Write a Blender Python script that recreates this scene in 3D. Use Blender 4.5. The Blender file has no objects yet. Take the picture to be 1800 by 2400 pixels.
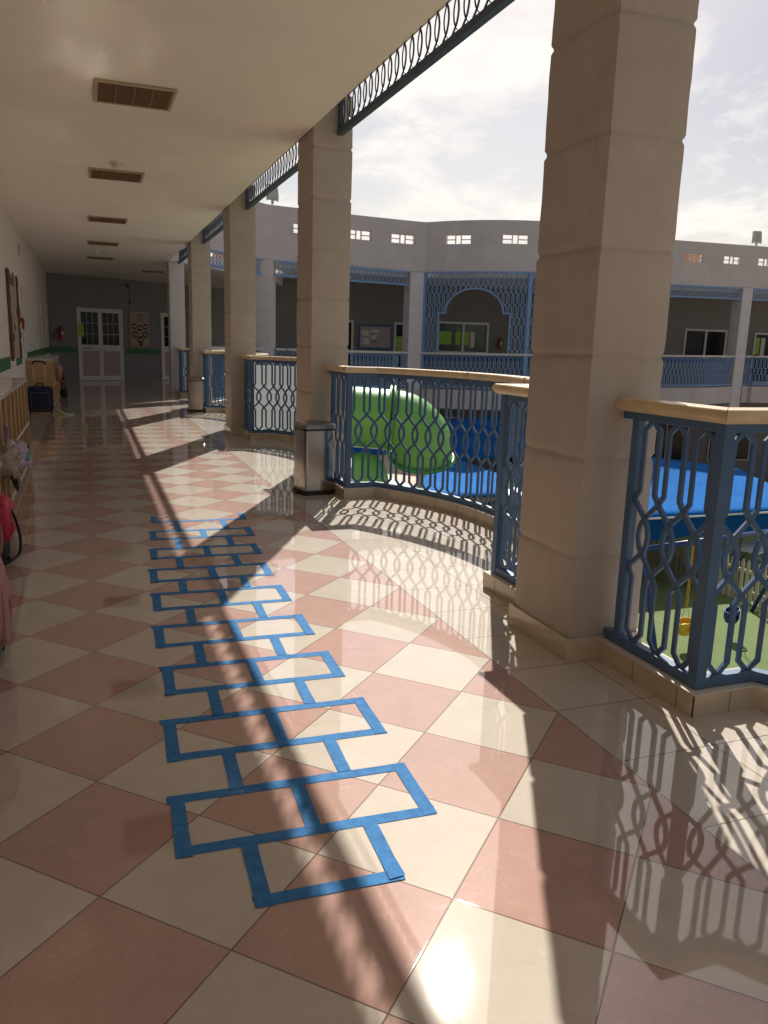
import bpy, bmesh, math, random
from mathutils import Vector, Matrix, noise
random.seed(7)
sc = bpy.context.scene
COL = sc.collection
R = math.radians
PI = math.pi

# ------------------------------------------------------------------ camera
EYE = 1.551
cam_d = bpy.data.cameras.new("camera"); cam = bpy.data.objects.new("camera", cam_d); COL.objects.link(cam)
PITCH, ROLL, YAW, FPX = 0.205385, 0.030919, 0.35791, 1859.05
fw = Vector((math.sin(YAW)*math.cos(PITCH), math.cos(YAW)*math.cos(PITCH), -math.sin(PITCH)))
rt = Vector((math.cos(YAW), -math.sin(YAW), 0)); up = rt.cross(fw)
c_, s_ = math.cos(ROLL), math.sin(ROLL)
rt2 = c_*rt + s_*up; up2 = -s_*rt + c_*up
cam.matrix_world = Matrix(((rt2.x, up2.x, -fw.x, 0), (rt2.y, up2.y, -fw.y, 0), (rt2.z, up2.z, -fw.z, EYE), (0, 0, 0, 1)))
cam_d.sensor_fit = 'VERTICAL'; cam_d.sensor_height = 24.0; cam_d.lens = FPX/2400*24.0
cam_d.clip_start = 0.05; cam_d.clip_end = 3000
sc.camera = cam

# ------------------------------------------------------------------ sky, sun, exposure
SUN_DIR = Vector((0.508, 0.992, 1.0)).normalized()          # towards the sun
SUN_EL = math.asin(SUN_DIR.z); SUN_AZ = math.atan2(SUN_DIR.x, SUN_DIR.y)
world = bpy.data.worlds.new("World"); sc.world = world; world.use_nodes = True
nt = world.node_tree; N = nt.nodes; L = nt.links; N.clear()
wo = N.new('ShaderNodeOutputWorld')
sky = N.new('ShaderNodeTexSky'); sky.sky_type = 'NISHITA'; sky.sun_disc = False
sky.sun_elevation = SUN_EL; sky.sun_rotation = SUN_AZ; sky.air_density = 1.0; sky.dust_density = 1.6; sky.ozone_density = 1.0
bg = N.new('ShaderNodeBackground'); bg.inputs['Strength'].default_value = 0.07
tc = N.new('ShaderNodeTexCoord')
sep = N.new('ShaderNodeSeparateXYZ'); L.new(tc.outputs['Generated'], sep.inputs[0])
def wm(op, a, b=None):
    n = N.new('ShaderNodeMath'); n.operation = op
    for i, v in enumerate((a, b)):
        if v is None: continue
        if isinstance(v, (int, float)): n.inputs[i].default_value = v
        else: L.new(v, n.inputs[i])
    return n.outputs[0]
den = wm('ADD', wm('MAXIMUM', sep.outputs[2], 0.0), 0.16)
comb = N.new('ShaderNodeCombineXYZ')
L.new(wm('DIVIDE', sep.outputs[0], den), comb.inputs[0]); L.new(wm('DIVIDE', sep.outputs[1], den), comb.inputs[1])
n1 = N.new('ShaderNodeTexNoise'); n1.inputs['Scale'].default_value = 1.7; n1.inputs['Detail'].default_value = 9; n1.inputs['Roughness'].default_value = 0.62
n1.inputs['Distortion'].default_value = 0.35
L.new(comb.outputs[0], n1.inputs['Vector'])
mr = N.new('ShaderNodeMapRange'); mr.inputs['From Min'].default_value = 0.46; mr.inputs['From Max'].default_value = 0.61
L.new(n1.outputs['Fac'], mr.inputs['Value'])
hz = N.new('ShaderNodeMapRange'); hz.inputs['From Min'].default_value = 0.02; hz.inputs['From Max'].default_value = 0.26
hz.inputs['To Min'].default_value = 0.5; hz.inputs['To Max'].default_value = 0.0
L.new(sep.outputs[2], hz.inputs['Value'])
cf = wm('MINIMUM', wm('ADD', wm('MULTIPLY', mr.outputs[0], 0.9), hz.outputs[0]), 1.0)
mx = N.new('ShaderNodeMix'); mx.data_type = 'RGBA'
L.new(cf, mx.inputs[0]); dim = N.new('ShaderNodeVectorMath'); dim.operation = 'MULTIPLY'; L.new(sky.outputs[0], dim.inputs[0]); dim.inputs[1].default_value = (0.94, 0.88, 0.84)   # thin haze layer over the blue
L.new(dim.outputs[0], mx.inputs[6])
dt = N.new('ShaderNodeVectorMath'); dt.operation = 'DOT_PRODUCT'; L.new(tc.outputs['Generated'], dt.inputs[0]); dt.inputs[1].default_value = SUN_DIR
fs = N.new('ShaderNodeMapRange'); fs.inputs['From Min'].default_value = 0.1; fs.inputs['From Max'].default_value = 0.95   # clouds scatter sunlight forward
fs.inputs['To Min'].default_value = 5.2; fs.inputs['To Max'].default_value = 12.0; fs.interpolation_type = 'SMOOTHSTEP'; L.new(dt.outputs['Value'], fs.inputs['Value'])
vm = N.new('ShaderNodeVectorMath'); vm.operation = 'SCALE'; vm.inputs[0].default_value = (1.0, 0.95, 0.89); L.new(fs.outputs[0], vm.inputs['Scale']); L.new(vm.outputs[0], mx.inputs[7])
L.new(mx.outputs[2], bg.inputs['Color']); L.new(bg.outputs[0], wo.inputs[0])

sun_d = bpy.data.lights.new("sun", 'SUN'); sun_d.energy = 4.9; sun_d.angle = R(0.53); sun_d.color = (1.0, 0.95, 0.875)
sun = bpy.data.objects.new("sun", sun_d); COL.objects.link(sun)
sun.rotation_euler = SUN_DIR.to_track_quat('Z', 'Y').to_euler()
sc.view_settings.view_transform = 'Standard'; sc.view_settings.look = 'None'
sc.view_settings.exposure = 0.36; sc.view_settings.gamma = 1.0
sc.render.engine = 'CYCLES'
cy = sc.cycles
cy.max_bounces = 9; cy.diffuse_bounces = 5; cy.glossy_bounces = 5; cy.transmission_bounces = 5; cy.transparent_max_bounces = 8
cy.use_denoising = True; cy.caustics_reflective = True; cy.caustics_refractive = False; cy.blur_glossy = 0.0
cy.sample_clamp_indirect = 0.0

# ------------------------------------------------------------------ helpers
def tag(o, label=None, cat=None, group=None, kind=None):
    if label: o['label'] = label
    if cat: o['category'] = cat
    if group: o['group'] = group
    if kind: o['kind'] = kind
    return o
def thing(name, label, cat, loc=(0, 0, 0), rz=0, group=None):
    o = bpy.data.objects.new(name, None); COL.objects.link(o); o.location = loc; o.rotation_euler = (0, 0, rz)
    o.empty_display_size = 0.1
    return tag(o, label, cat, group)
def copy_tree(o, parent=None):
    c = o.copy(); COL.objects.link(c)
    if parent is not None: c.parent = parent
    for ch in list(o.children): copy_tree(ch, c)
    return c

class MB:
    def __init__(s): s.v = []; s.f = []; s.m = []; s.cur = 0
    def face(s, idx): s.f.append(tuple(idx)); s.m.append(s.cur)
    def add(s, pts): b = len(s.v); s.v += [tuple(p) for p in pts]; return b
    def box(s, a, b):
        x0, y0, z0 = a; x1, y1, z1 = b
        s.hexa([(x0, y0, z0), (x1, y0, z0), (x1, y1, z0), (x0, y1, z0), (x0, y0, z1), (x1, y0, z1), (x1, y1, z1), (x0, y1, z1)])
    def hexa(s, p):
        b = s.add(p)
        for q in ((0, 3, 2, 1), (4, 5, 6, 7), (0, 1, 5, 4), (1, 2, 6, 5), (2, 3, 7, 6), (3, 0, 4, 7)): s.face([b+i for i in q])
    def obox(s, c, ux, hx, hy, z0, z1):
        """box centred at plan point c, ux unit plan direction, half sizes hx along it and hy across"""
        ux = Vector((ux[0], ux[1], 0)).normalized(); uy = Vector((-ux.y, ux.x, 0)); c = Vector((c[0], c[1], 0))
        p = [c+ux*a*hx+uy*b_*hy for a, b_ in ((-1, -1), (1, -1), (1, 1), (-1, 1))]
        s.hexa([(q.x, q.y, z0) for q in p]+[(q.x, q.y, z1) for q in p])
    def tube(s, pts, r, n=8, closed=False, cap=True):
        pts = [Vector(p) for p in pts]; m = len(pts); rs = r if isinstance(r, (list, tuple)) else [r]*m
        rings = []; prev = None
        for i, p in enumerate(pts):
            a = pts[i-1] if (i > 0 or closed) else p; b = pts[(i+1) % m] if (i < m-1 or closed) else p
            t = (b-a).normalized()
            if prev is None:
                ref = Vector((0, 0, 1)) if abs(t.z) < 0.9 else Vector((1, 0, 0)); u = t.cross(ref).normalized()
            else:
                u = (prev-t*prev.dot(t)).normalized()
            prev = u; w = t.cross(u)
            rings.append(s.add([p+(u*math.cos(2*PI*k/n)+w*math.sin(2*PI*k/n))*rs[i] for k in range(n)]))
        for i in range(m if closed else m-1):
            a = rings[i]; b = rings[(i+1) % m]
            for k in range(n): s.face((a+k, a+(k+1) % n, b+(k+1) % n, b+k))
        if cap and not closed:
            s.face([rings[0]+k for k in range(n)][::-1]); s.face([rings[-1]+k for k in range(n)])
    def sweep(s, path, prof, closed_prof=True, caps=True):
        """path: plan points; prof: list of (offset, z) closed section; mitred sweep"""
        segs = [Path.offpt(path, i) for i in range(len(path))]
        rings = []
        for (p, n_) in segs: rings.append(s.add([(p.x+n_.x*o, p.y+n_.y*o, z) for o, z in prof]))
        k = len(prof)
        for i in range(len(path)-1):
            a, b = rings[i], rings[i+1]
            for j in range(k if closed_prof else k-1): s.face((a+j, b+j, b+(j+1) % k, a+(j+1) % k))
        if caps: s.face([rings[0]+j for j in range(k)]); s.face([rings[-1]+j for j in range(k)][::-1])
    def ribbon(s, pl, w, t, fr):
        """pl: (s,z) polyline, w width in plane, t thickness, fr(s)->(Vector plan point, normal)"""
        n = len(pl); L_ = []; R_ = []
        for i in range(n):
            p = Vector(pl[i]); d0 = (p-Vector(pl[i-1])) if i > 0 else None; d1 = (Vector(pl[i+1])-p) if i < n-1 else None
            if d0 is None: d0 = d1
            if d1 is None: d1 = d0
            if d0.length < 1e-9: d0 = d1
            if d1.length < 1e-9: d1 = d0
            d0 = d0.normalized(); d1 = d1.normalized(); n0 = Vector((-d0.y, d0.x)); n1_ = Vector((-d1.y, d1.x))
            m = (n0+n1_); m = m.normalized() if m.length > 1e-6 else n0
            k = (w/2)/max(0.5, m.dot(n0)); L_.append(p+m*k); R_.append(p-m*k)
        rings = []
        for a, b in zip(L_, R_):
            q = []
            for e in (a, b):
                P, nn = fr(e.x); q.append((Vector((P.x, P.y, e.y)), nn))
            (A, na), (B, nb) = q
            h = t/2
            rings.append(s.add([A+Vector((na.x, na.y, 0))*h, A-Vector((na.x, na.y, 0))*h, B-Vector((nb.x, nb.y, 0))*h, B+Vector((nb.x, nb.y, 0))*h]))
        for i in range(n-1):
            a, b = rings[i], rings[i+1]
            for j in range(4): s.face((a+j, a+(j+1) % 4, b+(j+1) % 4, b+j))
        s.face([rings[0]+j for j in range(4)]); s.face([rings[-1]+j for j in range(4)][::-1])
    def build(s, name, mat, parent=None, smooth=False, bevel=0, recalc=True):
        me = bpy.data.meshes.new(name); me.from_pydata(s.v, [], s.f)
        mats = mat if isinstance(mat, (list, tuple)) else [mat]
        for m in mats: me.materials.append(m)
        for p, k in zip(me.polygons, s.m): p.material_index = k
        if recalc:
            bm = bmesh.new(); bm.from_mesh(me); bmesh.ops.recalc_face_normals(bm, faces=bm.faces); bm.to_mesh(me); bm.free()
        if smooth:
            for p in me.polygons: p.use_smooth = True
        o = bpy.data.objects.new(name, me); COL.objects.link(o)
        if parent is not None: o.parent = parent
        if bevel:
            b = o.modifiers.new('bevel', 'BEVEL'); b.width = bevel; b.segments = 2; b.limit_method = 'ANGLE'; b.angle_limit = R(40)
        if smooth == 'auto':
            me.set_sharp_from_angle(angle=R(35))
        return o

class Path:
    """plan polyline with arc length"""
    def __init__(s, pts):
        s.p = [Vector((a[0], a[1])) for a in pts]; s.d = [0]
        for a, b in zip(s.p, s.p[1:]): s.d.append(s.d[-1]+(b-a).length)
        s.len = s.d[-1]
    @staticmethod
    def offpt(path, i):
        p = Vector(path[i]); a = (p-Vector(path[i-1])).normalized() if i > 0 else None
        b = (Vector(path[i+1])-p).normalized() if i < len(path)-1 else None
        if a is None: a = b
        if b is None: b = a
        na = Vector((a.y, -a.x)); nb = Vector((b.y, -b.x)); m = (na+nb).normalized(); k = 1/max(0.4, m.dot(na))
        return p, m*k
    def offset(s, o):
        out = []
        for i in range(len(s.p)):
            p, n_ = Path.offpt(s.p, i); out.append(p+n_*o)
        return Path(out)
    def at(s, t):
        i = 0
        while i < len(s.d)-2 and t > s.d[i+1]: i += 1
        a, b = s.p[i], s.p[i+1]; d = (b-a).normalized(); return a+d*(t-s.d[i]), Vector((d.y, -d.x))

# ------------------------------------------------------------------ materials
class G:
    """tiny expression helper on a material node tree"""
    def __init__(s, m): s.t = m.node_tree; s.N = s.t.nodes; s.L = s.t.links
    def m(s, op, a, b=None, c=None):
        n = s.N.new('ShaderNodeMath'); n.operation = op
        for i, v in enumerate((a, b, c)):
            if v is None: continue
            if isinstance(v, (int, float)): n.inputs[i].default_value = v
            else: s.L.new(v, n.inputs[i])
        return n.outputs[0]
    def mix(s, f, a, b):
        n = s.N.new('ShaderNodeMix'); n.data_type = 'RGBA'
        for i, v in ((0, f), (6, a), (7, b)):
            if isinstance(v, (int, float)): n.inputs[i].default_value = v
            elif isinstance(v, tuple): n.inputs[i].default_value = (*v, 1) if len(v) == 3 else v
            else: s.L.new(v, n.inputs[i])
        return n.outputs[2]
    def noise(s, vec, scale, detail=4, rough=0.6, dist=0):
        n = s.N.new('ShaderNodeTexNoise'); n.inputs['Scale'].default_value = scale; n.inputs['Detail'].default_value = detail
        n.inputs['Roughness'].default_value = rough; n.inputs['Distortion'].default_value = dist
        if vec is not None: s.L.new(vec, n.inputs['Vector'])
        return n.outputs['Fac']
    def rng(s, v, a, b, c=0.0, d=1.0, smooth=False):
        n = s.N.new('ShaderNodeMapRange'); n.inputs['From Min'].default_value = a; n.inputs['From Max'].default_value = b
        n.inputs['To Min'].default_value = c; n.inputs['To Max'].default_value = d
        if smooth: n.interpolation_type = 'SMOOTHSTEP'
        s.L.new(v, n.inputs['Value']); return n.outputs[0]
    def vec(s, x, y, z):
        n = s.N.new('ShaderNodeCombineXYZ')
        for i, v in enumerate((x, y, z)):
            if isinstance(v, (int, float)): n.inputs[i].default_value = v
            else: s.L.new(v, n.inputs[i])
        return n.outputs[0]
    def bump(s, h, strength, dist):
        n = s.N.new('ShaderNodeBump'); n.inputs['Strength'].default_value = strength; n.inputs['Distance'].default_value = dist
        s.L.new(h, n.inputs['Height']); return n.outputs[0]

def mat(name, col, rough=0.6, metal=0.0, var=0.12, vs=3.0, bump=0.0, bs=60.0, coat=0.0, spec=0.5, col2=None, stain=0.0):
    m = bpy.data.materials.new(name); m.use_nodes = True; g = G(m)
    b = g.N['Principled BSDF']; tcn = g.N.new('ShaderNodeTexCoord'); P = tcn.outputs['Object']
    n = g.noise(P, vs, 6, 0.65)
    lo = tuple(c*(1-var) for c in col); hi = tuple(min(1, c*(1+var)) for c in (col2 or col))
    f = g.rng(n, 0.3, 0.7); base = g.mix(f, lo, hi)
    if stain:
        s2 = g.rng(g.noise(P, vs*0.45, 5, 0.7, 0.6), 0.55, 0.72, 0, stain); base = g.mix(s2, base, tuple(c*0.55 for c in col))
    g.L.new(base, b.inputs['Base Color'])
    g.L.new(g.rng(g.noise(P, vs*5, 3), 0.3, 0.7, max(0.02, rough*0.88), min(1, rough*1.12)), b.inputs['Roughness'])
    b.inputs['Metallic'].default_value = metal; b.inputs['Specular IOR Level'].default_value = spec
    if coat: b.inputs['Coat Weight'].default_value = coat; b.inputs['Coat Roughness'].default_value = 0.08
    if bump: g.L.new(g.bump(g.noise(P, bs, 5, 0.7), 0.6, bump), b.inputs['Normal'])
    return m

M = {}
M['column'] = mat('column_render', (0.47, 0.405, 0.34), 0.92, var=0.07, vs=2.2, bump=0.006, bs=95, stain=0.25)
def column_mat():
    m = bpy.data.materials.new('column_block_render'); m.use_nodes = True; g = G(m); b = g.N['Principled BSDF']
    tcn = g.N.new('ShaderNodeTexCoord'); P = tcn.outputs['Object']; sp = g.N.new('ShaderNodeSeparateXYZ'); g.L.new(P, sp.inputs[0])
    oi = g.N.new('ShaderNodeObjectInfo')
    blk = g.m('FLOOR', g.m('DIVIDE', g.m('SUBTRACT', sp.outputs[2], 0.0445), 0.4985))
    wn = g.N.new('ShaderNodeTexWhiteNoise'); wn.noise_dimensions = '3D'; g.L.new(g.vec(blk, oi.outputs['Random'], 0.3), wn.inputs['Vector'])
    f = g.rng(g.noise(P, 2.6, 7, 0.7), 0.28, 0.72); col = g.mix(f, (0.445, 0.388, 0.336), (0.54, 0.478, 0.415))
    col = g.mix(g.rng(wn.outputs['Value'], 0, 1, 0, 0.16), col, (0.36, 0.30, 0.24))
    grain = g.noise(P, 160, 4, 0.75); col = g.mix(g.rng(grain, 0.52, 0.72, 0, 0.28), col, (0.60, 0.53, 0.45))
    pit = g.rng(g.noise(P, 24, 6, 0.8, 0.5), 0.67, 0.72, 0, 0.45); col = g.mix(pit, col, (0.20, 0.145, 0.10))
    streak = g.rng(g.noise(g.vec(g.m('MULTIPLY', sp.outputs[0], 9), g.m('MULTIPLY', sp.outputs[1], 9), g.m('MULTIPLY', sp.outputs[2], 0.7)), 1.0, 4, 0.6), 0.56, 0.78, 0, 0.22); col = g.mix(streak, col, (0.27, 0.215, 0.165))
    g.L.new(col, b.inputs['Base Color']); b.inputs['Roughness'].default_value = 0.93; b.inputs['Specular IOR Level'].default_value = 0.25
    h = g.m('ADD', g.m('MULTIPLY', grain, 0.5), g.m('MULTIPLY', g.noise(P, 45, 4, 0.7), 0.7)); g.L.new(g.bump(h, 0.8, 0.006), b.inputs['Normal']); return m
M['column'] = column_mat()
M['crack'] = mat('dark_joint', (0.05, 0.035, 0.025), 0.9, var=0.3)
M['facade'] = mat('facade_render', (0.61, 0.53, 0.515), 0.9, var=0.07, vs=1.4, bump=0.003, bs=60, stain=0.22)
M['facade_col'] = mat('facade_column_render', (0.66, 0.595, 0.595), 0.9, var=0.05, vs=1.5, bump=0.003, bs=60)
M['wall'] = mat('corridor_plaster', (0.66, 0.60, 0.545), 0.75, var=0.05, vs=1.0, bump=0.0015, bs=30, stain=0.12)
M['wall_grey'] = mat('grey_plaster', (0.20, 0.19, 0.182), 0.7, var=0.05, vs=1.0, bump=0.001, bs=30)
M['ceiling'] = mat('ceiling_paint', (0.82, 0.755, 0.69), 0.85, var=0.04, vs=0.8, bump=0.002, bs=6, stain=0.12)
M['green'] = mat('green_stripe', (0.012, 0.13, 0.035), 0.5, var=0.1)
M['green2'] = mat('teal_stripe', (0.02, 0.10, 0.08), 0.5, var=0.1)
M['bluestripe'] = mat('blue_stripe', (0.012, 0.03, 0.19), 0.5, var=0.1)
M['rail'] = mat('blue_steel_paint', (0.075, 0.148, 0.265), 0.5, var=0.14, vs=6, bump=0.0008, bs=120, stain=0.35)
M['rail_far'] = mat('sky_lit_blue_steel_paint', (0.19, 0.32, 0.55), 0.5, var=0.08, vs=4)  # lighter copy of the rail blue, skylight put into the colour
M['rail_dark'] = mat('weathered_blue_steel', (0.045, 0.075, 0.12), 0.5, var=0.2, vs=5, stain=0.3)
M['handrail'] = mat('yellow_marble', (0.68, 0.52, 0.30), 0.35, var=0.16, vs=7, bump=0.0012, bs=50, coat=0.25, stain=0.4)
M['plinth'] = mat('ceramic_skirting', (0.56, 0.46, 0.33), 0.22, var=0.07, vs=5, coat=0.4)
M['ledge'] = mat('ledge_concrete', (0.62, 0.56, 0.50), 0.85, var=0.12, vs=9, bump=0.002, bs=40, stain=0.4)
M['white'] = mat('white_frame', (0.62, 0.58, 0.55), 0.45, var=0.05)
M['door_panel'] = mat('pink_grey_panel', (0.38, 0.27, 0.26), 0.5, var=0.05)
M['glass_dark'] = mat('dark_window_glass', (0.004, 0.005, 0.006), 0.15, var=0.3, spec=0.25)
M['glass_green'] = mat('window_glass_with_green_blind', (0.02, 0.05, 0.05), 0.08, var=0.3, spec=0.6)
M['board'] = mat('cork_board', (0.22, 0.14, 0.10), 0.8, var=0.25, vs=9)
M['paper'] = mat('white_paper', (0.62, 0.58, 0.52), 0.8, var=0.05)
M['paper_brown'] = mat('brown_paper', (0.13, 0.07, 0.035), 0.85, var=0.2)
M['paper_beige'] = mat('beige_paper', (0.36, 0.29, 0.23), 0.85, var=0.15, vs=14)
M['paper_green'] = mat('lime_paper', (0.30, 0.50, 0.08), 0.8, var=0.05)
M['paper_blue'] = mat('blue_border_paper', (0.05, 0.13, 0.30), 0.8, var=0.5, vs=16)
M['grey_felt'] = mat('grey_pink_backing', (0.40, 0.33, 0.31), 0.9, var=0.04)
M['red'] = mat('red_enamel', (0.35, 0.012, 0.015), 0.25, var=0.1, coat=0.5)
M['black'] = mat('black_plastic', (0.012, 0.012, 0.014), 0.4, var=0.2)
M['steel'] = mat('brushed_steel', (0.42, 0.39, 0.36), 0.2, metal=1.0, var=0.06, vs=2)
M['steel_dark'] = mat('dark_steel_lid', (0.30, 0.28, 0.26), 0.3, metal=0.9, var=0.1)
M['oak'] = mat('beech_laminate', (0.42, 0.27, 0.12), 0.42, var=0.10, vs=2.5, coat=0.1)
M['oak_edge'] = mat('cream_edge_band', (0.66, 0.50, 0.30), 0.5, var=0.05)
M['marble'] = mat('white_marble_top', (0.58, 0.53, 0.47), 0.25, var=0.12, vs=3, coat=0.3, stain=0.3)
M['light_frame'] = mat('brass_tinted_frame', (0.42, 0.33, 0.22), 0.4, var=0.08)
M['louvre'] = mat('aged_louvre', (0.22, 0.145, 0.07), 0.4, var=0.14, vs=12, metal=0.3)
M['plastic_white'] = mat('white_plastic', (0.6, 0.56, 0.5), 0.4, var=0.03)
M['tape'] = mat('blue_masking_tape', (0.055, 0.20, 0.44), 0.8, var=0.24, vs=26, bump=0.0012, bs=70, spec=0.12)
M['navy'] = mat('navy_fabric', (0.010, 0.017, 0.042), 0.85, var=0.4, vs=30, bump=0.002, bs=160)
M['pinkfab'] = mat('dusty_pink_fabric', (0.38, 0.175, 0.17), 0.85, var=0.14, vs=14, bump=0.016, bs=13)
M['redfab'] = mat('crimson_nylon', (0.45, 0.008, 0.04), 0.5, var=0.15, vs=5, bump=0.014, bs=11)
M['beigefab'] = mat('beige_canvas', (0.36, 0.29, 0.23), 0.9, var=0.2, vs=12, bump=0.02, bs=18)
M['lilacfab'] = mat('lilac_fabric', (0.42, 0.32, 0.40), 0.85, var=0.12, vs=9, bump=0.004, bs=20)
M['tealfab'] = mat('teal_fabric', (0.10, 0.26, 0.26), 0.85, var=0.12)
M['slide'] = mat('green_polyethylene', (0.15, 0.43, 0.085), 0.42, var=0.08, vs=1.5, coat=0.15, spec=0.5)
M['slide2'] = mat('dark_green_rim', (0.03, 0.28, 0.02), 0.35, var=0.08)
M['canopy'] = mat('blue_canopy_fabric', (0.012, 0.145, 0.46), 0.9, var=0.10, vs=1.6, bump=0.02, bs=2.5, spec=0.08)
M['canopy_shaded'] = mat('shaded_blue_canopy_fabric', (0.010, 0.10, 0.34), 0.9, var=0.12, vs=1.5, bump=0.02, bs=2.5, spec=0.08)  # darker copy of the canopy blue, shade put into the colour
M['trim'] = mat('white_canopy_cord', (0.75, 0.75, 0.74), 0.6, var=0.03)
M['fence'] = mat('cream_picket_paint', (0.66, 0.60, 0.44), 0.5, var=0.08)
M['fence_dark'] = mat('brown_picket_wood', (0.20, 0.15, 0.11), 0.7, var=0.2, vs=6)
M['yellow'] = mat('yellow_plastic', (0.72, 0.46, 0.02), 0.4, var=0.06)
M['blueplastic'] = mat('dark_blue_plastic', (0.01, 0.04, 0.19), 0.35, var=0.1)
M['chain'] = mat('dark_chain', (0.05, 0.05, 0.05), 0.5, metal=0.6)
M['deck'] = mat('playground_deck_panel', (0.52, 0.50, 0.50), 0.7, var=0.08, vs=2)
M['decktan'] = mat('tan_roof_slab', (0.55, 0.42, 0.31), 0.8, var=0.08, vs=2)
M['paving'] = mat('courtyard_paving', (0.34, 0.28, 0.22), 0.85, var=0.12, vs=1.5, bump=0.003, bs=20)
M['ochre'] = mat('ochre_sunlit_plaster', (0.60, 0.34, 0.16), 0.85, var=0.05)
M['lamp_grey'] = mat('floodlight_housing', (0.50, 0.49, 0.43), 0.5, var=0.15, vs=12)

# artificial turf
def turf_mat():
    m = bpy.data.materials.new('artificial_turf'); m.use_nodes = True; g = G(m); b = g.N['Principled BSDF']
    P = g.N.new('ShaderNodeTexCoord').outputs['Object']
    f = g.rng(g.noise(P, 0.9, 5, 0.7), 0.3, 0.7); base = g.mix(f, (0.05, 0.095, 0.022), (0.15, 0.195, 0.055))
    base = g.mix(g.rng(g.noise(P, 60, 2), 0.35, 0.65), base, (0.21, 0.28, 0.10))
    g.L.new(base, b.inputs['Base Color']); b.inputs['Roughness'].default_value = 0.9
    g.L.new(g.bump(g.noise(P, 70, 3), 1.0, 0.02), b.inputs['Normal']); return m
M['turf'] = turf_mat()

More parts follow.
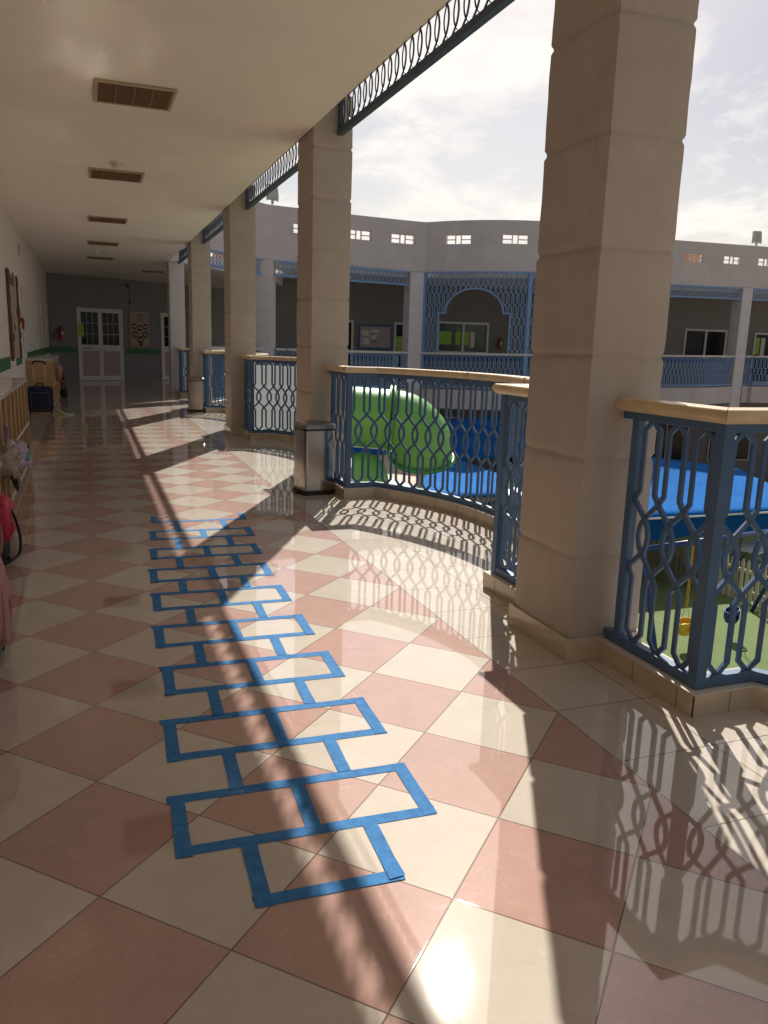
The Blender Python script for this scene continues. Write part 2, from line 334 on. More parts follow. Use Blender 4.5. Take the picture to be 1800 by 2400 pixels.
# polished floor: diagonal cream and pink tiles with a straight cream border
U = 0.3181722
def floor_mat():
    m = bpy.data.materials.new('polished_porcelain_tiles'); m.use_nodes = True; g = G(m); b = g.N['Principled BSDF']
    P = g.N.new('ShaderNodeTexCoord').outputs['Object']
    sp = g.N.new('ShaderNodeSeparateXYZ'); g.L.new(P, sp.inputs[0]); X, Y = sp.outputs[0], sp.outputs[1]
    x2 = g.m('ADD', X, 0.0316404); y2 = g.m('SUBTRACT', Y, 2.1206823)
    a = g.m('DIVIDE', g.m('ADD', x2, y2), 2*U); c = g.m('DIVIDE', g.m('SUBTRACT', x2, y2), 2*U)
    fa, fc = g.m('FLOOR', a), g.m('FLOOR', c)
    par = g.m('ABSOLUTE', g.m('MODULO', g.m('ADD', fa, fc), 2.0))
    def edge(v, size):                                   # distance in metres to the nearest integer line
        fr = g.m('FRACT', v); return g.m('MULTIPLY', g.m('MINIMUM', fr, g.m('SUBTRACT', 1.0, fr)), size)
    e1 = g.m('MINIMUM', edge(a, U*math.sqrt(2)), edge(c, U*math.sqrt(2)))
    inside = g.m('MULTIPLY', g.m('GREATER_THAN', X, -0.712), g.m('LESS_THAN', X, 1.8774))
    # border tiles
    sy = g.m('DIVIDE', g.m('SUBTRACT', Y, 5.503), 0.4552)
    bx = g.m('DIVIDE', g.m('SUBTRACT', X, 1.8774), 0.4525)
    e2 = g.m('MINIMUM', edge(sy, 0.4552), edge(bx, 0.4525))
    e3 = g.m('MINIMUM', g.m('ABSOLUTE', g.m('SUBTRACT', X, 1.8774)), g.m('ABSOLUTE', g.m('ADD', X, 0.712)))
    e = g.m('MINIMUM', g.m('ADD', g.m('MULTIPLY', e1, inside), g.m('MULTIPLY', e2, g.m('SUBTRACT', 1.0, inside))), e3)
    wn = g.N.new('ShaderNodeTexWhiteNoise'); wn.noise_dimensions = '3D'
    ida = g.m('ADD', g.m('MULTIPLY', fa, inside), g.m('MULTIPLY', g.m('FLOOR', sy), g.m('SUBTRACT', 1.0, inside)))
    idb = g.m('ADD', g.m('MULTIPLY', fc, inside), g.m('MULTIPLY', g.m('ADD', g.m('FLOOR', bx), 50.0), g.m('SUBTRACT', 1.0, inside)))
    g.L.new(g.vec(ida, idb, 0.0), wn.inputs['Vector'])
    clouds = g.rng(g.noise(P, 7.0, 7, 0.68, 0.8), 0.28, 0.72)
    cream = g.mix(clouds, (0.52, 0.455, 0.37), (0.59, 0.525, 0.435)); pink = g.mix(clouds, (0.43, 0.247, 0.198), (0.50, 0.30, 0.247))
    col = g.mix(g.m('MULTIPLY', par, inside), cream, pink)
    col = g.mix(g.m('MULTIPLY', wn.outputs['Value'], 0.17), col, (0.30, 0.22, 0.16))
    scuff = g.rng(g.noise(P, 28.0, 7, 0.78, 1.6), 0.56, 0.76, 0, 0.40); col = g.mix(scuff, col, (0.78, 0.68, 0.56))
    wear = g.rng(g.noise(P, 1.6, 6, 0.65, 0.7), 0.45, 0.75, 0, 0.14); col = g.mix(wear, col, (0.33, 0.26, 0.20))
    dirt = g.rng(g.noise(P, 95.0, 2, 0.5), 0.74, 0.77, 0, 0.7); col = g.mix(dirt, col, (0.16, 0.11, 0.08))
    gr = g.rng(e, 0.0018, 0.0032, 1.0, 0.0, True); col = g.mix(g.m('MULTIPLY', gr, 0.9), col, (0.12, 0.075, 0.05))
    g.L.new(col, b.inputs['Base Color'])
    b.inputs['Roughness'].default_value = 0.65; b.inputs['Specular IOR Level'].default_value = 0.12
    b.inputs['Coat Weight'].default_value = 1.0; b.inputs['Coat IOR'].default_value = 1.82
    smud = g.m('MULTIPLY', g.rng(g.noise(P, 5.5, 7, 0.72, 1.5), 0.56, 0.74, 0.0, 0.055), g.rng(g.noise(P, 1.1, 3, 0.5), 0.42, 0.62))
    g.L.new(g.m('ADD', g.rng(g.noise(P, 2.5, 4, 0.6), 0.35, 0.75, 0.022, 0.042), smud), b.inputs['Coat Roughness'])
    h = g.m('ADD', g.m('MULTIPLY', gr, -0.35), g.m('MULTIPLY', g.noise(P, 3.2, 2, 0.4), 0.5))
    g.L.new(g.bump(h, 0.15, 0.0014), b.inputs['Coat Normal'])
    g.L.new(g.bump(g.m('MULTIPLY', gr, -1.0), 0.6, 0.0015), b.inputs['Normal'])
    return m
M['floor'] = floor_mat()

def sheet_mat():
    m = bpy.data.materials.new('white_mesh_sheet'); m.use_nodes = True; g = G(m); b = g.N['Principled BSDF']
    P = g.N.new('ShaderNodeTexCoord').outputs['Object']
    f = g.rng(g.noise(P, 22, 6, 0.8), 0.3, 0.7); g.L.new(g.mix(f, (0.55, 0.57, 0.58), (0.72, 0.72, 0.70)), b.inputs['Base Color'])
    b.inputs['Roughness'].default_value = 0.6
    tr = g.N.new('ShaderNodeBsdfTranslucent'); tr.inputs[0].default_value = (0.75, 0.77, 0.78, 1)
    ms = g.N.new('ShaderNodeMixShader'); ms.inputs[0].default_value = 0.45
    g.L.new(b.outputs[0], ms.inputs[1]); g.L.new(tr.outputs[0], ms.inputs[2]); g.L.new(ms.outputs[0], g.N['Material Output'].inputs[0]); return m
M['sheet'] = sheet_mat()

# ------------------------------------------------------------------ dimensions of the near wing
PITCHY = 5.14
YC = [3.555 + PITCHY*k for k in range(-2, 5)]             # column centres along the arcade
CEIL = 3.70
BEAM = 4.05
WX = -1.22
def bay_points(y0, y1, n=18):
    """inner plinth line of the balcony between two columns (from the far one to the near one or back)"""
    ya, yb = y0+0.69, y1-0.72
    pts = [(2.42, y0), (2.42, ya), (2.76, ya)]
    cyv = (ya+yb)/2; h = (yb-ya)/2-0.02; sag = 0.545; Rr = (h*h+sag*sag)/(2*sag)
    for i in range(1, n):
        t = -1+2*i/n; y = cyv+h*t; x = 2.765+sag-(Rr-math.sqrt(Rr*Rr-(h*t)**2)); pts.append((x, y))
    pts += [(2.76, yb), (2.42, yb), (2.42, y1)]
    return pts

# floor slab with the balcony bays
def floor_outline():
    out = [(WX, -9.0)]
    pts = [(2.80, -9.0)]
    for a, b in zip(YC[:-1], YC[1:]):
        p = Path(bay_points(a+0.295, b-0.295)[1:-1]).offset(0.25).p
        pts += [(2.80, a+0.30)] + [(q.x, q.y) for q in p] + [(2.80, b-0.30)]
    pts += [(2.80, 24.6), (5.0, 26.6), (6.5, 28.6), (6.5, 34.6), (WX, 30.75)]
    return out+pts
def poly_slab(name, pts, z0, z1, m_top, m_side, lip=None):
    bm = bmesh.new(); vs = [bm.verts.new((x, y, z1)) for x, y in pts]; f = bm.faces.new(vs); f.normal_update()
    if f.normal.z < 0: f.normal_flip()
    r = bmesh.ops.extrude_face_region(bm, geom=[f]); nv = [e for e in r['geom'] if isinstance(e, bmesh.types.BMVert)]
    for v in nv: v.co.z = z0
    bmesh.ops.recalc_face_normals(bm, faces=bm.faces)
    for fc in bm.faces: fc.material_index = 0 if fc.normal.z > 0.5 else 1
    me = bpy.data.meshes.new(name); bm.to_mesh(me); bm.free(); me.materials.append(m_top); me.materials.append(m_side)
    o = bpy.data.objects.new(name, me); COL.objects.link(o); return o
def inner_outline():
    pts = [(WX, -9.0), (2.50, -9.0)]
    for a, b in zip(YC[:-1], YC[1:]):
        p = Path(bay_points(a+0.295, b-0.295)[1:-1]).offset(0.06).p
        pts += [(2.50, a+0.30)] + [(q.x, q.y) for q in p] + [(2.50, b-0.30)]
    pts += [(2.50, 24.6), (4.8, 26.8), (6.3, 28.8), (6.3, 34.5), (WX, 30.75)]
    return pts
tag(poly_slab('floor', inner_outline(), -0.04, 0.0, M['floor'], M['plinth']), kind='structure')
tag(poly_slab('floor_slab', floor_outline(), -0.62, -0.041, M['ledge'], M['facade']), kind='structure')

# ceiling slab with the roof parapet above the arcade
cb = MB(); ZC2 = BEAM-0.002
for pts_ in (((-1.6, -9.0), (2.235, -9.0), (2.235, 23.4), (-1.6, 23.4)), ((-1.6, 23.4), (2.235, 23.4), (6.2, 28.4), (-1.6, 30.5)), ((-1.6, 30.5), (6.2, 28.4), (9.0, 36.0), (-1.6, 32.0))):
    cb.hexa([(x, y, CEIL) for x, y in pts_]+[(x, y, ZC2) for x, y in pts_])
tag(cb.build('ceiling', M['ceiling']), kind='structure')
pb = MB(); pb.box((2.24, -9.0, BEAM), (2.62, 23.9, 4.6)); pb.box((2.45, -9.0, 4.601), (2.62, 23.9, 5.9)); pb.box((-1.6, -9.0, BEAM), (2.2395, 32.0, 4.5))
tag(pb.build('roof_parapet', M['facade']), 'rendered beam and parapet running above the near arcade columns', 'parapet wall')

# ------------------------------------------------------------------ columns
def column_mesh(w, d, h, pitch=0.4985, z_first=0.543, groove=0.011, step=0.055, seed=0, rough=0.0022):
    mb = MB(); per = []
    nx, ny = 6, 8; r = 0.02
    for i in range(nx+1): per.append((-w/2+w*i/nx, -d/2))
    for i in range(1, ny+1): per.append((w/2, -d/2+d*i/ny))
    for i in range(1, nx+1): per.append((w/2-w*i/nx, d/2))
    for i in range(1, ny): per.append((-w/2, d/2-d*i/ny))
    q = []
    for x, y in per:
        if abs(abs(x)-w/2) < 1e-6 and abs(abs(y)-d/2) < 1e-6: x *= 1-0.012/w*1.2; y *= 1-0.012/d*1.2
        q.append((x, y))
    joints = []; z = z_first
    while z < h: joints.append(z); z += pitch
    zs = set(); z = 0.0
    while z < h: zs.add(round(z, 4)); z += step
    zs.add(h)
    for j in joints:
        zs = {a for a in zs if abs(a-j) > 0.028}
        for o in (-0.024, -0.013, -0.005, 0.005, 0.013, 0.024): zs.add(round(j+o, 4))
    zs = sorted(a for a in zs if 0 <= a <= h); rings = []
    for z in zs:
        ring = []
        for k, (x, y) in enumerate(q):
            dd = min([abs(z-j+0.004*noise.noise(Vector((x*7, y*7, j+seed)))) for j in joints] or [9])
            g_ = groove*max(0, 1-dd/0.017)**0.7 if dd < 0.017 else 0
            nn = noise.noise(Vector((x*9+seed, y*9, z*9)))*rough+noise.noise(Vector((x*3+seed, y*3, z*2.5)))*rough*1.3
            if 0.012 < dd < 0.026: nn += noise.noise(Vector((x*26+seed, y*26, z*30)))*rough*1.4
            ln = math.hypot(x, y); kx = 1 if abs(abs(x)-w/2) < 0.02 else 0; ky = 1 if abs(abs(y)-d/2) < 0.02 else 0
            off = nn-g_
            ring.append((x+(off if x > 0 else -off)*kx, y+(off if y > 0 else -off)*ky, z))
        rings.append(mb.add(ring))
    n = len(q)
    for a, b in zip(rings, rings[1:]):
        for k in range(n): mb.face((a+k, a+(k+1) % n, b+(k+1) % n, b+k))
    mb.face([rings[-1]+k for k in range(n)])
    return mb
col_labels = {
 0: 'square rendered column behind the viewer, out of the sunlit floor patch',
 1: 'square rendered column just outside the frame nearest the viewer',
 2: 'large beige rendered column nearest the viewer, cut off by the top of the frame',
 3: 'second beige column along the arcade, with a steel bin at its foot',
 4: 'third beige column along the arcade, beside the railing lined with white sheet',
 5: 'fourth beige column along the arcade, with a far steel bin at its foot',
 6: 'farthest column of the near arcade, at the corner by the dark end wall'}
for k, yc in enumerate(YC):
    cd = 0.58 if k < 3 else 0.66
    t = thing('column', col_labels[k], 'column', (2.465, yc+(cd-0.58)/2, 0), 0, 'beige columns of the near arcade')
    top = BEAM
    sh = column_mesh(0.43, cd, top-0.001, seed=k*3.1).build('shaft', M['column'] if k < 6 else M['facade_col'], t, smooth='auto')
    sb = MB()
    w2, d2 = 0.215+0.016, cd/2+0.016
    for (xa, xb, ya, yb) in ((-w2, w2, -d2, -cd/2-0.001), (-w2, w2, cd/2+0.001, d2), (-w2, -0.215-0.001, -cd/2-0.001, cd/2+0.001), (0.216, w2, -cd/2-0.001, cd/2+0.001)):
        sb.box((xa, ya, 0.001), (xb, yb, 0.118))
    sb.build('skirting', M['plinth'], t, bevel=0.002)

# ------------------------------------------------------------------ balcony railings
def strands(p, h, z0):
    """one cell of the interlaced pattern, centre x = 0, width p: list of polylines in (s, z)"""
    F = lambda v: z0+h*v
    half = [(0, 0.0), (0.31, 0.05), (0.31, 0.295), (0.50, 0.335)]
    low = [(x*p, F(z)) for x, z in half]
    lens = []
    for i in range(9):
        a = i/8; z = 0.41+0.16*a; x = 0.205*math.sin(PI*a)**0.8 if 0 < a < 1 else 0; lens.append((x*p, F(z)))
    lensl = [(0, F(0.41))]
    top = [(0.50*p, F(0.645)), (0.31*p, F(0.685)), (0.31*p, F(0.955)), (0, F(1.0))]
    out = []
    for sgn in (1, -1):
        S = lambda pl: [(sgn*x, z) for x, z in pl]
        out.append(S(low)); out.append(S([(0.5*p, F(0.335)), (0, F(0.41))])); out.append(S(lens)); out.append(S([(0, F(0.57)), (0.5*p, F(0.645))])); out.append(S(top))
    # join each strand into continuous ones
    res = []
    for sgn in (1, -1):
        res.append([(sgn*x, z) for x, z in low])
        res.append([(-sgn*0.5*p, F(0.335))]+[(sgn*x, z) for x, z in lens]+[(-sgn*0.5*p, F(0.645))])
        res.append([(sgn*x, z) for x, z in top])
    return res
def lattice(mb, path, s0, s1, z0, z1, p, w, t, clip=None, cellfn=strands):
    n = max(1, round((s1-s0)/p)); pp = (s1-s0)/n
    for k in range(n):
        c = s0+(k+0.5)*pp
        for q_, pl in enumerate(cellfn(pp, z1-z0, z0)):
            t_ = t+(0.004 if q_ >= len(cellfn(pp, z1-z0, z0))//2 else 0)
            pts = [(c+x, z) for x, z in pl]
            if clip:
                runs = []; cur = []
                fine = []
                for a, b in zip(pts, pts[1:]):
                    for i in range(3): fine.append((a[0]+(b[0]-a[0])*i/3, a[1]+(b[1]-a[1])*i/3))
                fine.append(pts[-1])
                for q in fine:
                    if clip(*q): cur.append(q)
                    else:
                        if len(cur) > 1: runs.append(cur)
                        cur = []
                if len(cur) > 1: runs.append(cur)
                for r_ in runs: mb.ribbon(r_, w, t_, path.at)
            else: mb.ribbon(pts, w, t_, path.at)
HAND = [(-0.058, 1.292), (-0.070, 1.302), (-0.075, 1.316), (-0.073, 1.331), (-0.064, 1.342), (-0.05, 1.345), (0.05, 1.345), (0.064, 1.342), (0.073, 1.331), (0.075, 1.316), (0.070, 1.302), (0.058, 1.292), (0.05, 1.2835), (-0.05, 1.2835)]
def railing(y0, y1, label, sheet=False, loops=True):
    t = thing('balcony_railing', label, 'railing', (2.42, (y0+y1)/2, 0), 0, 'blue balcony railings of the near arcade')
    inv = Vector((2.42, (y0+y1)/2))
    base = Path([Vector(p)-inv for p in bay_points(y0+0.001, y1-0.001)])
    # plan runs towards +y, so the courtyard side is the +offset side
    gl = MB(); gl.sweep(base.offset(0).p, [(0.0, 0.001), (0.15, 0.001), (0.15, 0.10), (0.0, 0.10)]); gl.cur = 1; q_ = 0.22
    while q_ < base.len-0.1:
        c, n_ = base.at(q_); gl.obox(c+n_*0.004, (-n_.y, n_.x), 0.0012, 0.0052, 0.003, 0.099); q_ += 0.31
    for i_ in (1, len(base.p)-2): gl.obox(base.p[i_]+Vector((0.002, 0)), (1, 0), 0.0028, 0.0028, 0.002, 0.099)
    gl.build('plinth', [M['plinth'], M['crack']], t)
    cap = MB(); cap.sweep(base.offset(0).p, [(-0.003, 0.1005), (0.19, 0.1005), (0.19, 0.108), (-0.003, 0.108)])
    cap.build('mortar_bed', M['ledge'], t)
    mid = base.offset(0.06)
    fr = MB()
    fr.sweep(mid.p, [(-0.024, 0.1085), (0.024, 0.1085), (0.024, 0.160), (-0.024, 0.160)])
    fr.sweep(mid.p, [(-0.02, 1.244), (0.02, 1.244), (0.02, 1.2825), (-0.02, 1.2825)])
    fr.build('frame', M['rail'], t, bevel=0.003)
    corner = [1, 2, len(mid.p)-3, len(mid.p)-2]
    for i in [1, len(mid.p)-2]:
        q = mid.p[i]; pb_ = MB(); pb_.box((q.x-0.028, q.y-0.028, 0.1085), (q.x+0.028, q.y+0.028, 1.2828)); pb_.build('post', M['rail'], t, bevel=0.003)
    for i in (0, len(mid.p)-1):
        q = mid.p[i]; sg = 1 if i == 0 else -1; pb_ = MB(); pb_.box((q.x-0.022, q.y+sg*0.10-0.022, 0.1085), (q.x+0.022, q.y+sg*0.10+0.022, 1.2828)); pb_.build('post', M['rail'], t, bevel=0.003)
    lt = MB(); D = mid.d
    cuts = [0.10, D[1], D[-2], D[-1]-0.10]
    for a, b in zip(cuts, cuts[1:]): lattice(lt, mid, a+0.022, b-0.022, 0.155, 1.252, 0.172, 0.0235, 0.012)
    lt.build('lattice', M['rail'], t)
    se = MB(); se.sweep(mid.p, HAND); se.cur = 1
    for i_ in (1, 2, 8, 14, len(mid.p)-3, len(mid.p)-2):
        c, n_ = Path.offpt(mid.p, i_); se.obox(c, (-n_.y, n_.x), 0.0011, 0.0762*n_.length, 1.3, 1.3456)
    se.build('handrail', [M['handrail'], M['crack']], t, smooth='auto')
    if sheet:
        sh = MB(); so = mid.offset(0.022); sh.sweep(so.p, [(-0.0008, 0.165), (0.0008, 0.165), (0.0008, 1.20), (-0.0008, 1.20)]); sh.build('mesh_sheet', M['sheet'], t)
    return t
rl = ['blue balcony railing behind the viewer, outside the frame',
      'blue railing nearest the viewer at the right edge, meeting the large column',
      'blue railing bay in front of the green slide, between the two nearest columns',
      'railing bay lined with white mesh sheet, between the second and third columns',
      'blue railing bay between the third and fourth columns',
      'farthest blue railing bay of the near arcade, beyond the far bin']
for k in range(len(YC)-1):
    railing(YC[k]+0.29, YC[k+1]-0.29, rl[k], sheet=(k == 3))

# ------------------------------------------------------------------ fretwork panels hung under the ceiling edge
def ovals(p, h, z0):
    res = []
    for sgn in (1, -1):
        pl = [(-sgn*0.5*p, z0)]
        for i in range(11):
            a = i/10; pl.append((sgn*p*0.25*math.sin(PI*a)**0.75 if 0 < a < 1 else 0.0, z0+h*(0.19+0.62*a)))
        pl.append((-sgn*0.5*p, z0+h)); res.append(pl)
    return res
def fret(y0, y1, label, m, z0=3.655, z1=BEAM):
    t = thing('fretwork_panel', label, 'fretwork panel', (2.53, (y0+y1)/2, 0), 0, 'steel fretwork panels under the near ceiling edge')
    h = (y1-y0)/2-0.004; path = Path([(0, -h), (0, h)])
    f = MB()
    f.box((-0.030, -h, z0), (0.030, h, z0+0.055)); f.box((-0.020, -h, z1-0.022), (0.020, h, z1-0.002))
    f.box((-0.020, -h, z0+0.0555), (0.020, -h+0.04, z1-0.0225)); f.box((-0.020, h-0.04, z0+0.0555), (0.020, h, z1-0.0225))
    f.build('frame', m, t, bevel=0.003)
    l = MB(); lattice(l, path, 0.04, 2*h-0.04, z0+0.05, z1-0.018, 0.165, 0.010, 0.008, cellfn=ovals); l.build('lattice', m, t)
    return t
fl = ['fretwork panel behind the viewer', 'fretwork panel over the near railing, outside the frame', 'large dark fretwork panel of ovals against the sky, between the first two columns',
      'fretwork panel under the ceiling edge between the second and third columns', 'small fretwork panel between the third and fourth columns', 'farthest fretwork panel between the fourth and fifth columns']
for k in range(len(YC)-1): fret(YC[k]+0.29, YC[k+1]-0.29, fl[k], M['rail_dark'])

# ------------------------------------------------------------------ left wall and end wall
lw = thing('corridor_wall', 'long cream corridor wall on the left with a green stripe and pale door reveals', 'wall', (WX, 0, 0))
b = MB(); b.box((-0.20, -9.0, 0), (0, 30.66, CEIL-0.001)); b.build('wall', M['wall'], lw)
b = MB(); b.box((0.0, 6.0, 1.0), (0.004, 14.95, 1.2)); b.box((0.0, 16.2, 1.0), (0.004, 17.6, 1.2)); b.box((0, 19.2, 1.0), (0.004, 30.6, 1.2)); b.build('stripe', M['green'], lw)
for ya, yb in ((18.25, 20.4), (22.0, 23.6), (25.3, 26.5), (28.0, 28.6)):
    b = MB(); b.box((0.0045, ya, 1.205), (0.05, yb, 2.52)); b.build('door_reveal', M['white'], lw, bevel=0.004)
bw_ = thing('back_wall', 'plain wall closing the corridor behind the viewer', 'wall', (0, -9.1, 0))
b = MB(); b.box((-1.52, -0.1, 0), (2.9, 0.1, CEIL-0.001)); b.build('wall', M['wall'], bw_)

ew = thing('end_wall', 'dark grey wall closing the far end of the corridor, with white double doors', 'wall', (0, 31.3, 0), math.atan(0.49))
# local frame: x along the wall (t), y into it
K = math.sqrt(1+0.49**2)
def X2t(x): return x*K
b = MB(); t0, t1 = X2t(-0.30), X2t(1.28)
b.box((X2t(-1.32), 0, 0), (t0, 0.2, CEIL-0.002)); b.box((t1, 0, 0), (X2t(2.72), 0.2, CEIL-0.002)); b.box((t0, 0, 2.62), (t1, 0.2, CEIL-0.002)); b.box((X2t(3.6), 0, 0), (X2t(8), 0.2, CEIL-0.002)); b.box((X2t(2.72), 0, 2.6), (X2t(3.6), 0.2, CEIL-0.002))
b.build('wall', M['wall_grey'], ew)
b = MB(); b.box((X2t(-1.25), -0.005, 1.0), (t0-0.04, -0.0005, 1.2)); b.box((t1+0.12, -0.005, 1.0), (X2t(2.66), -0.0005, 1.2)); b.build('stripe', M['green'], ew)
def glazed_door(parent, x0, x1, h, leaves, glass_z=1.30, notice=False):
    fr_ = MB(); w = 0.07
    fr_.box((x0, -0.03, 0.0), (x0+w, 0.06, h)); fr_.box((x1-w, -0.03, 0.0), (x1, 0.06, h)); fr_.box((x0+w, -0.03, h-w), (x1-w, 0.06, h)); fr_.build('door_frame', M['white'], parent, bevel=0.004)
    th_ = MB(); th_.box((x0+w, -0.025, 0.0005), (x1-w, 0.05, 0.0115)); th_.build('threshold', M['black'], parent)
    lw_ = (x1-x0-2*w)/leaves
    for i in range(leaves):
        a = x0+w+i*lw_+0.004; c = a+lw_-0.008; s = 0.075
        d = MB(); top = h-w-0.005
        d.box((a, -0.02, 0.012), (a+s, 0.03, top)); d.box((c-s, -0.02, 0.012), (c, 0.03, top)); d.box((a+s, -0.02, 0.012), (c-s, 0.03, 0.18)); d.box((a+s, -0.02, glass_z-0.22), (c-s, 0.03, glass_z)); d.box((a+s, -0.02, top-s), (c-s, 0.03, top))
        do = d.build('door', M['white'], parent, bevel=0.003)
        p_ = MB(); p_.box((a+s, -0.005, 0.18), (c-s, 0.01, glass_z-0.22)); p_.build('kick_panel', M['door_panel'], do)
        g_ = MB(); g_.box((a+s, -0.003, glass_z), (c-s, 0.008, top-s)); g_.build('pane', M['glass_dark'], do)
        gb = MB()
        for q in (1, 2):
            xx = a+s+(c-a-2*s)*q/3; gb.box((xx-0.006, -0.012, glass_z), (xx+0.006, -0.0035, top-s))
            zz = glass_z+(top-s-glass_z)*q/3; gb.box((a+s, -0.0115, zz-0.006), (c-s, -0.004, zz+0.006))
        gb.build('glazing_bars', M['white'], do)
        hd = MB(); hx = c-0.04 if i == 0 else a+0.04; hd.tube([(hx, -0.03, glass_z-0.16), (hx, -0.06, glass_z-0.16), (hx+(-0.1 if i == 0 else 0.1), -0.06, glass_z-0.16)], 0.01, 6); hd.build('handle', M['steel'], do)
glazed_door(ew, t0, t1, 2.6, 2)
glazed_door(ew, X2t(2.72), X2t(3.6), 2.58, 1)
b = MB(); b.box((X2t(-1.3), 0.9, -0.02), (X2t(8), 1.0, CEIL)); b.box((X2t(-1.3), 0.2005, 2.62), (X2t(8), 0.899, 2.72)); b.build('room_behind', M['wall_grey'], ew)
b = MB(); b.box((X2t(-0.12), -0.028, 1.13), (X2t(0.18), -0.021, 1.21)); b.build('door_plate', M['door_panel'], ew)

def wallpt(x, z, off=0.0):     # point on the end wall at plan x
    n_ = Vector((0.49, -1, 0)).normalized(); return Vector((x, 31.3+0.49*x, z))+n_*off
EWR = math.atan(0.49)
def extinguisher(loc, rz, label, s=1.0, hose_out=False):
    t = thing('fire_extinguisher', label, 'fire extinguisher', loc, rz, 'wall mounted fire extinguishers')
    b = MB(); prof = [(0.0, 0), (0.07, 0.005), (0.078, 0.03), (0.078, 0.36), (0.06, 0.42), (0.028, 0.45), (0.026, 0.47)]
    n = 16; rings = [b.add([(r_*math.cos(2*PI*k/n)*s, -0.10+r_*math.sin(2*PI*k/n)*s, z*s) for k in range(n)]) for r_, z in prof[1:]]
    for a, c in zip(rings, rings[1:]):
        for k in range(n): b.face((a+k, a+(k+1) % n, c+(k+1) % n, c+k))
    b.face([rings[0]+k for k in range(n)]); b.face([rings[-1]+k for k in range(n)])
    b.build('cylinder', M['red'], t, smooth='auto')
    b = MB(); b.box((-0.04, -0.18*s-0.002, 0.20*s), (0.045, -0.178*s, 0.31*s)); b.build('label_plate', M['paper'], t)
    b = MB(); b.box((-0.02, -0.12, 0.471*s), (0.02, -0.08, 0.50*s)); b.hexa([(-0.012, -0.20, 0.50*s), (0.012, -0.20, 0.50*s), (0.012, -0.07, 0.505*s), (-0.012, -0.07, 0.505*s), (-0.012, -0.20, 0.515*s), (0.012, -0.20, 0.515*s), (0.012, -0.07, 0.53*s), (-0.012, -0.07, 0.53*s)]); b.build('valve', M['black'], t)
    b = MB(); e = -0.30 if hose_out else -0.09
    b.tube([(-0.02, -0.1, 0.48*s), (-0.08, -0.1, 0.47*s), (-0.13 if hose_out else -0.11, -0.1, 0.38*s), (e*0.85, -0.1, 0.22*s), (e, -0.1, 0.09*s)], [0.012, 0.012, 0.013, 0.014, 0.022], 8); b.build('hose', M['black'], t, smooth=True)
    b = MB(); b.box((-0.03, -0.03, 0.25*s), (0.03, 0.0, 0.29*s)); b.build('bracket', M['steel_dark'], t)
    return t
extinguisher(wallpt(-0.86, 1.42, 0.004), EWR, 'red fire extinguisher on the dark end wall left of the double doors', 1.0, True)

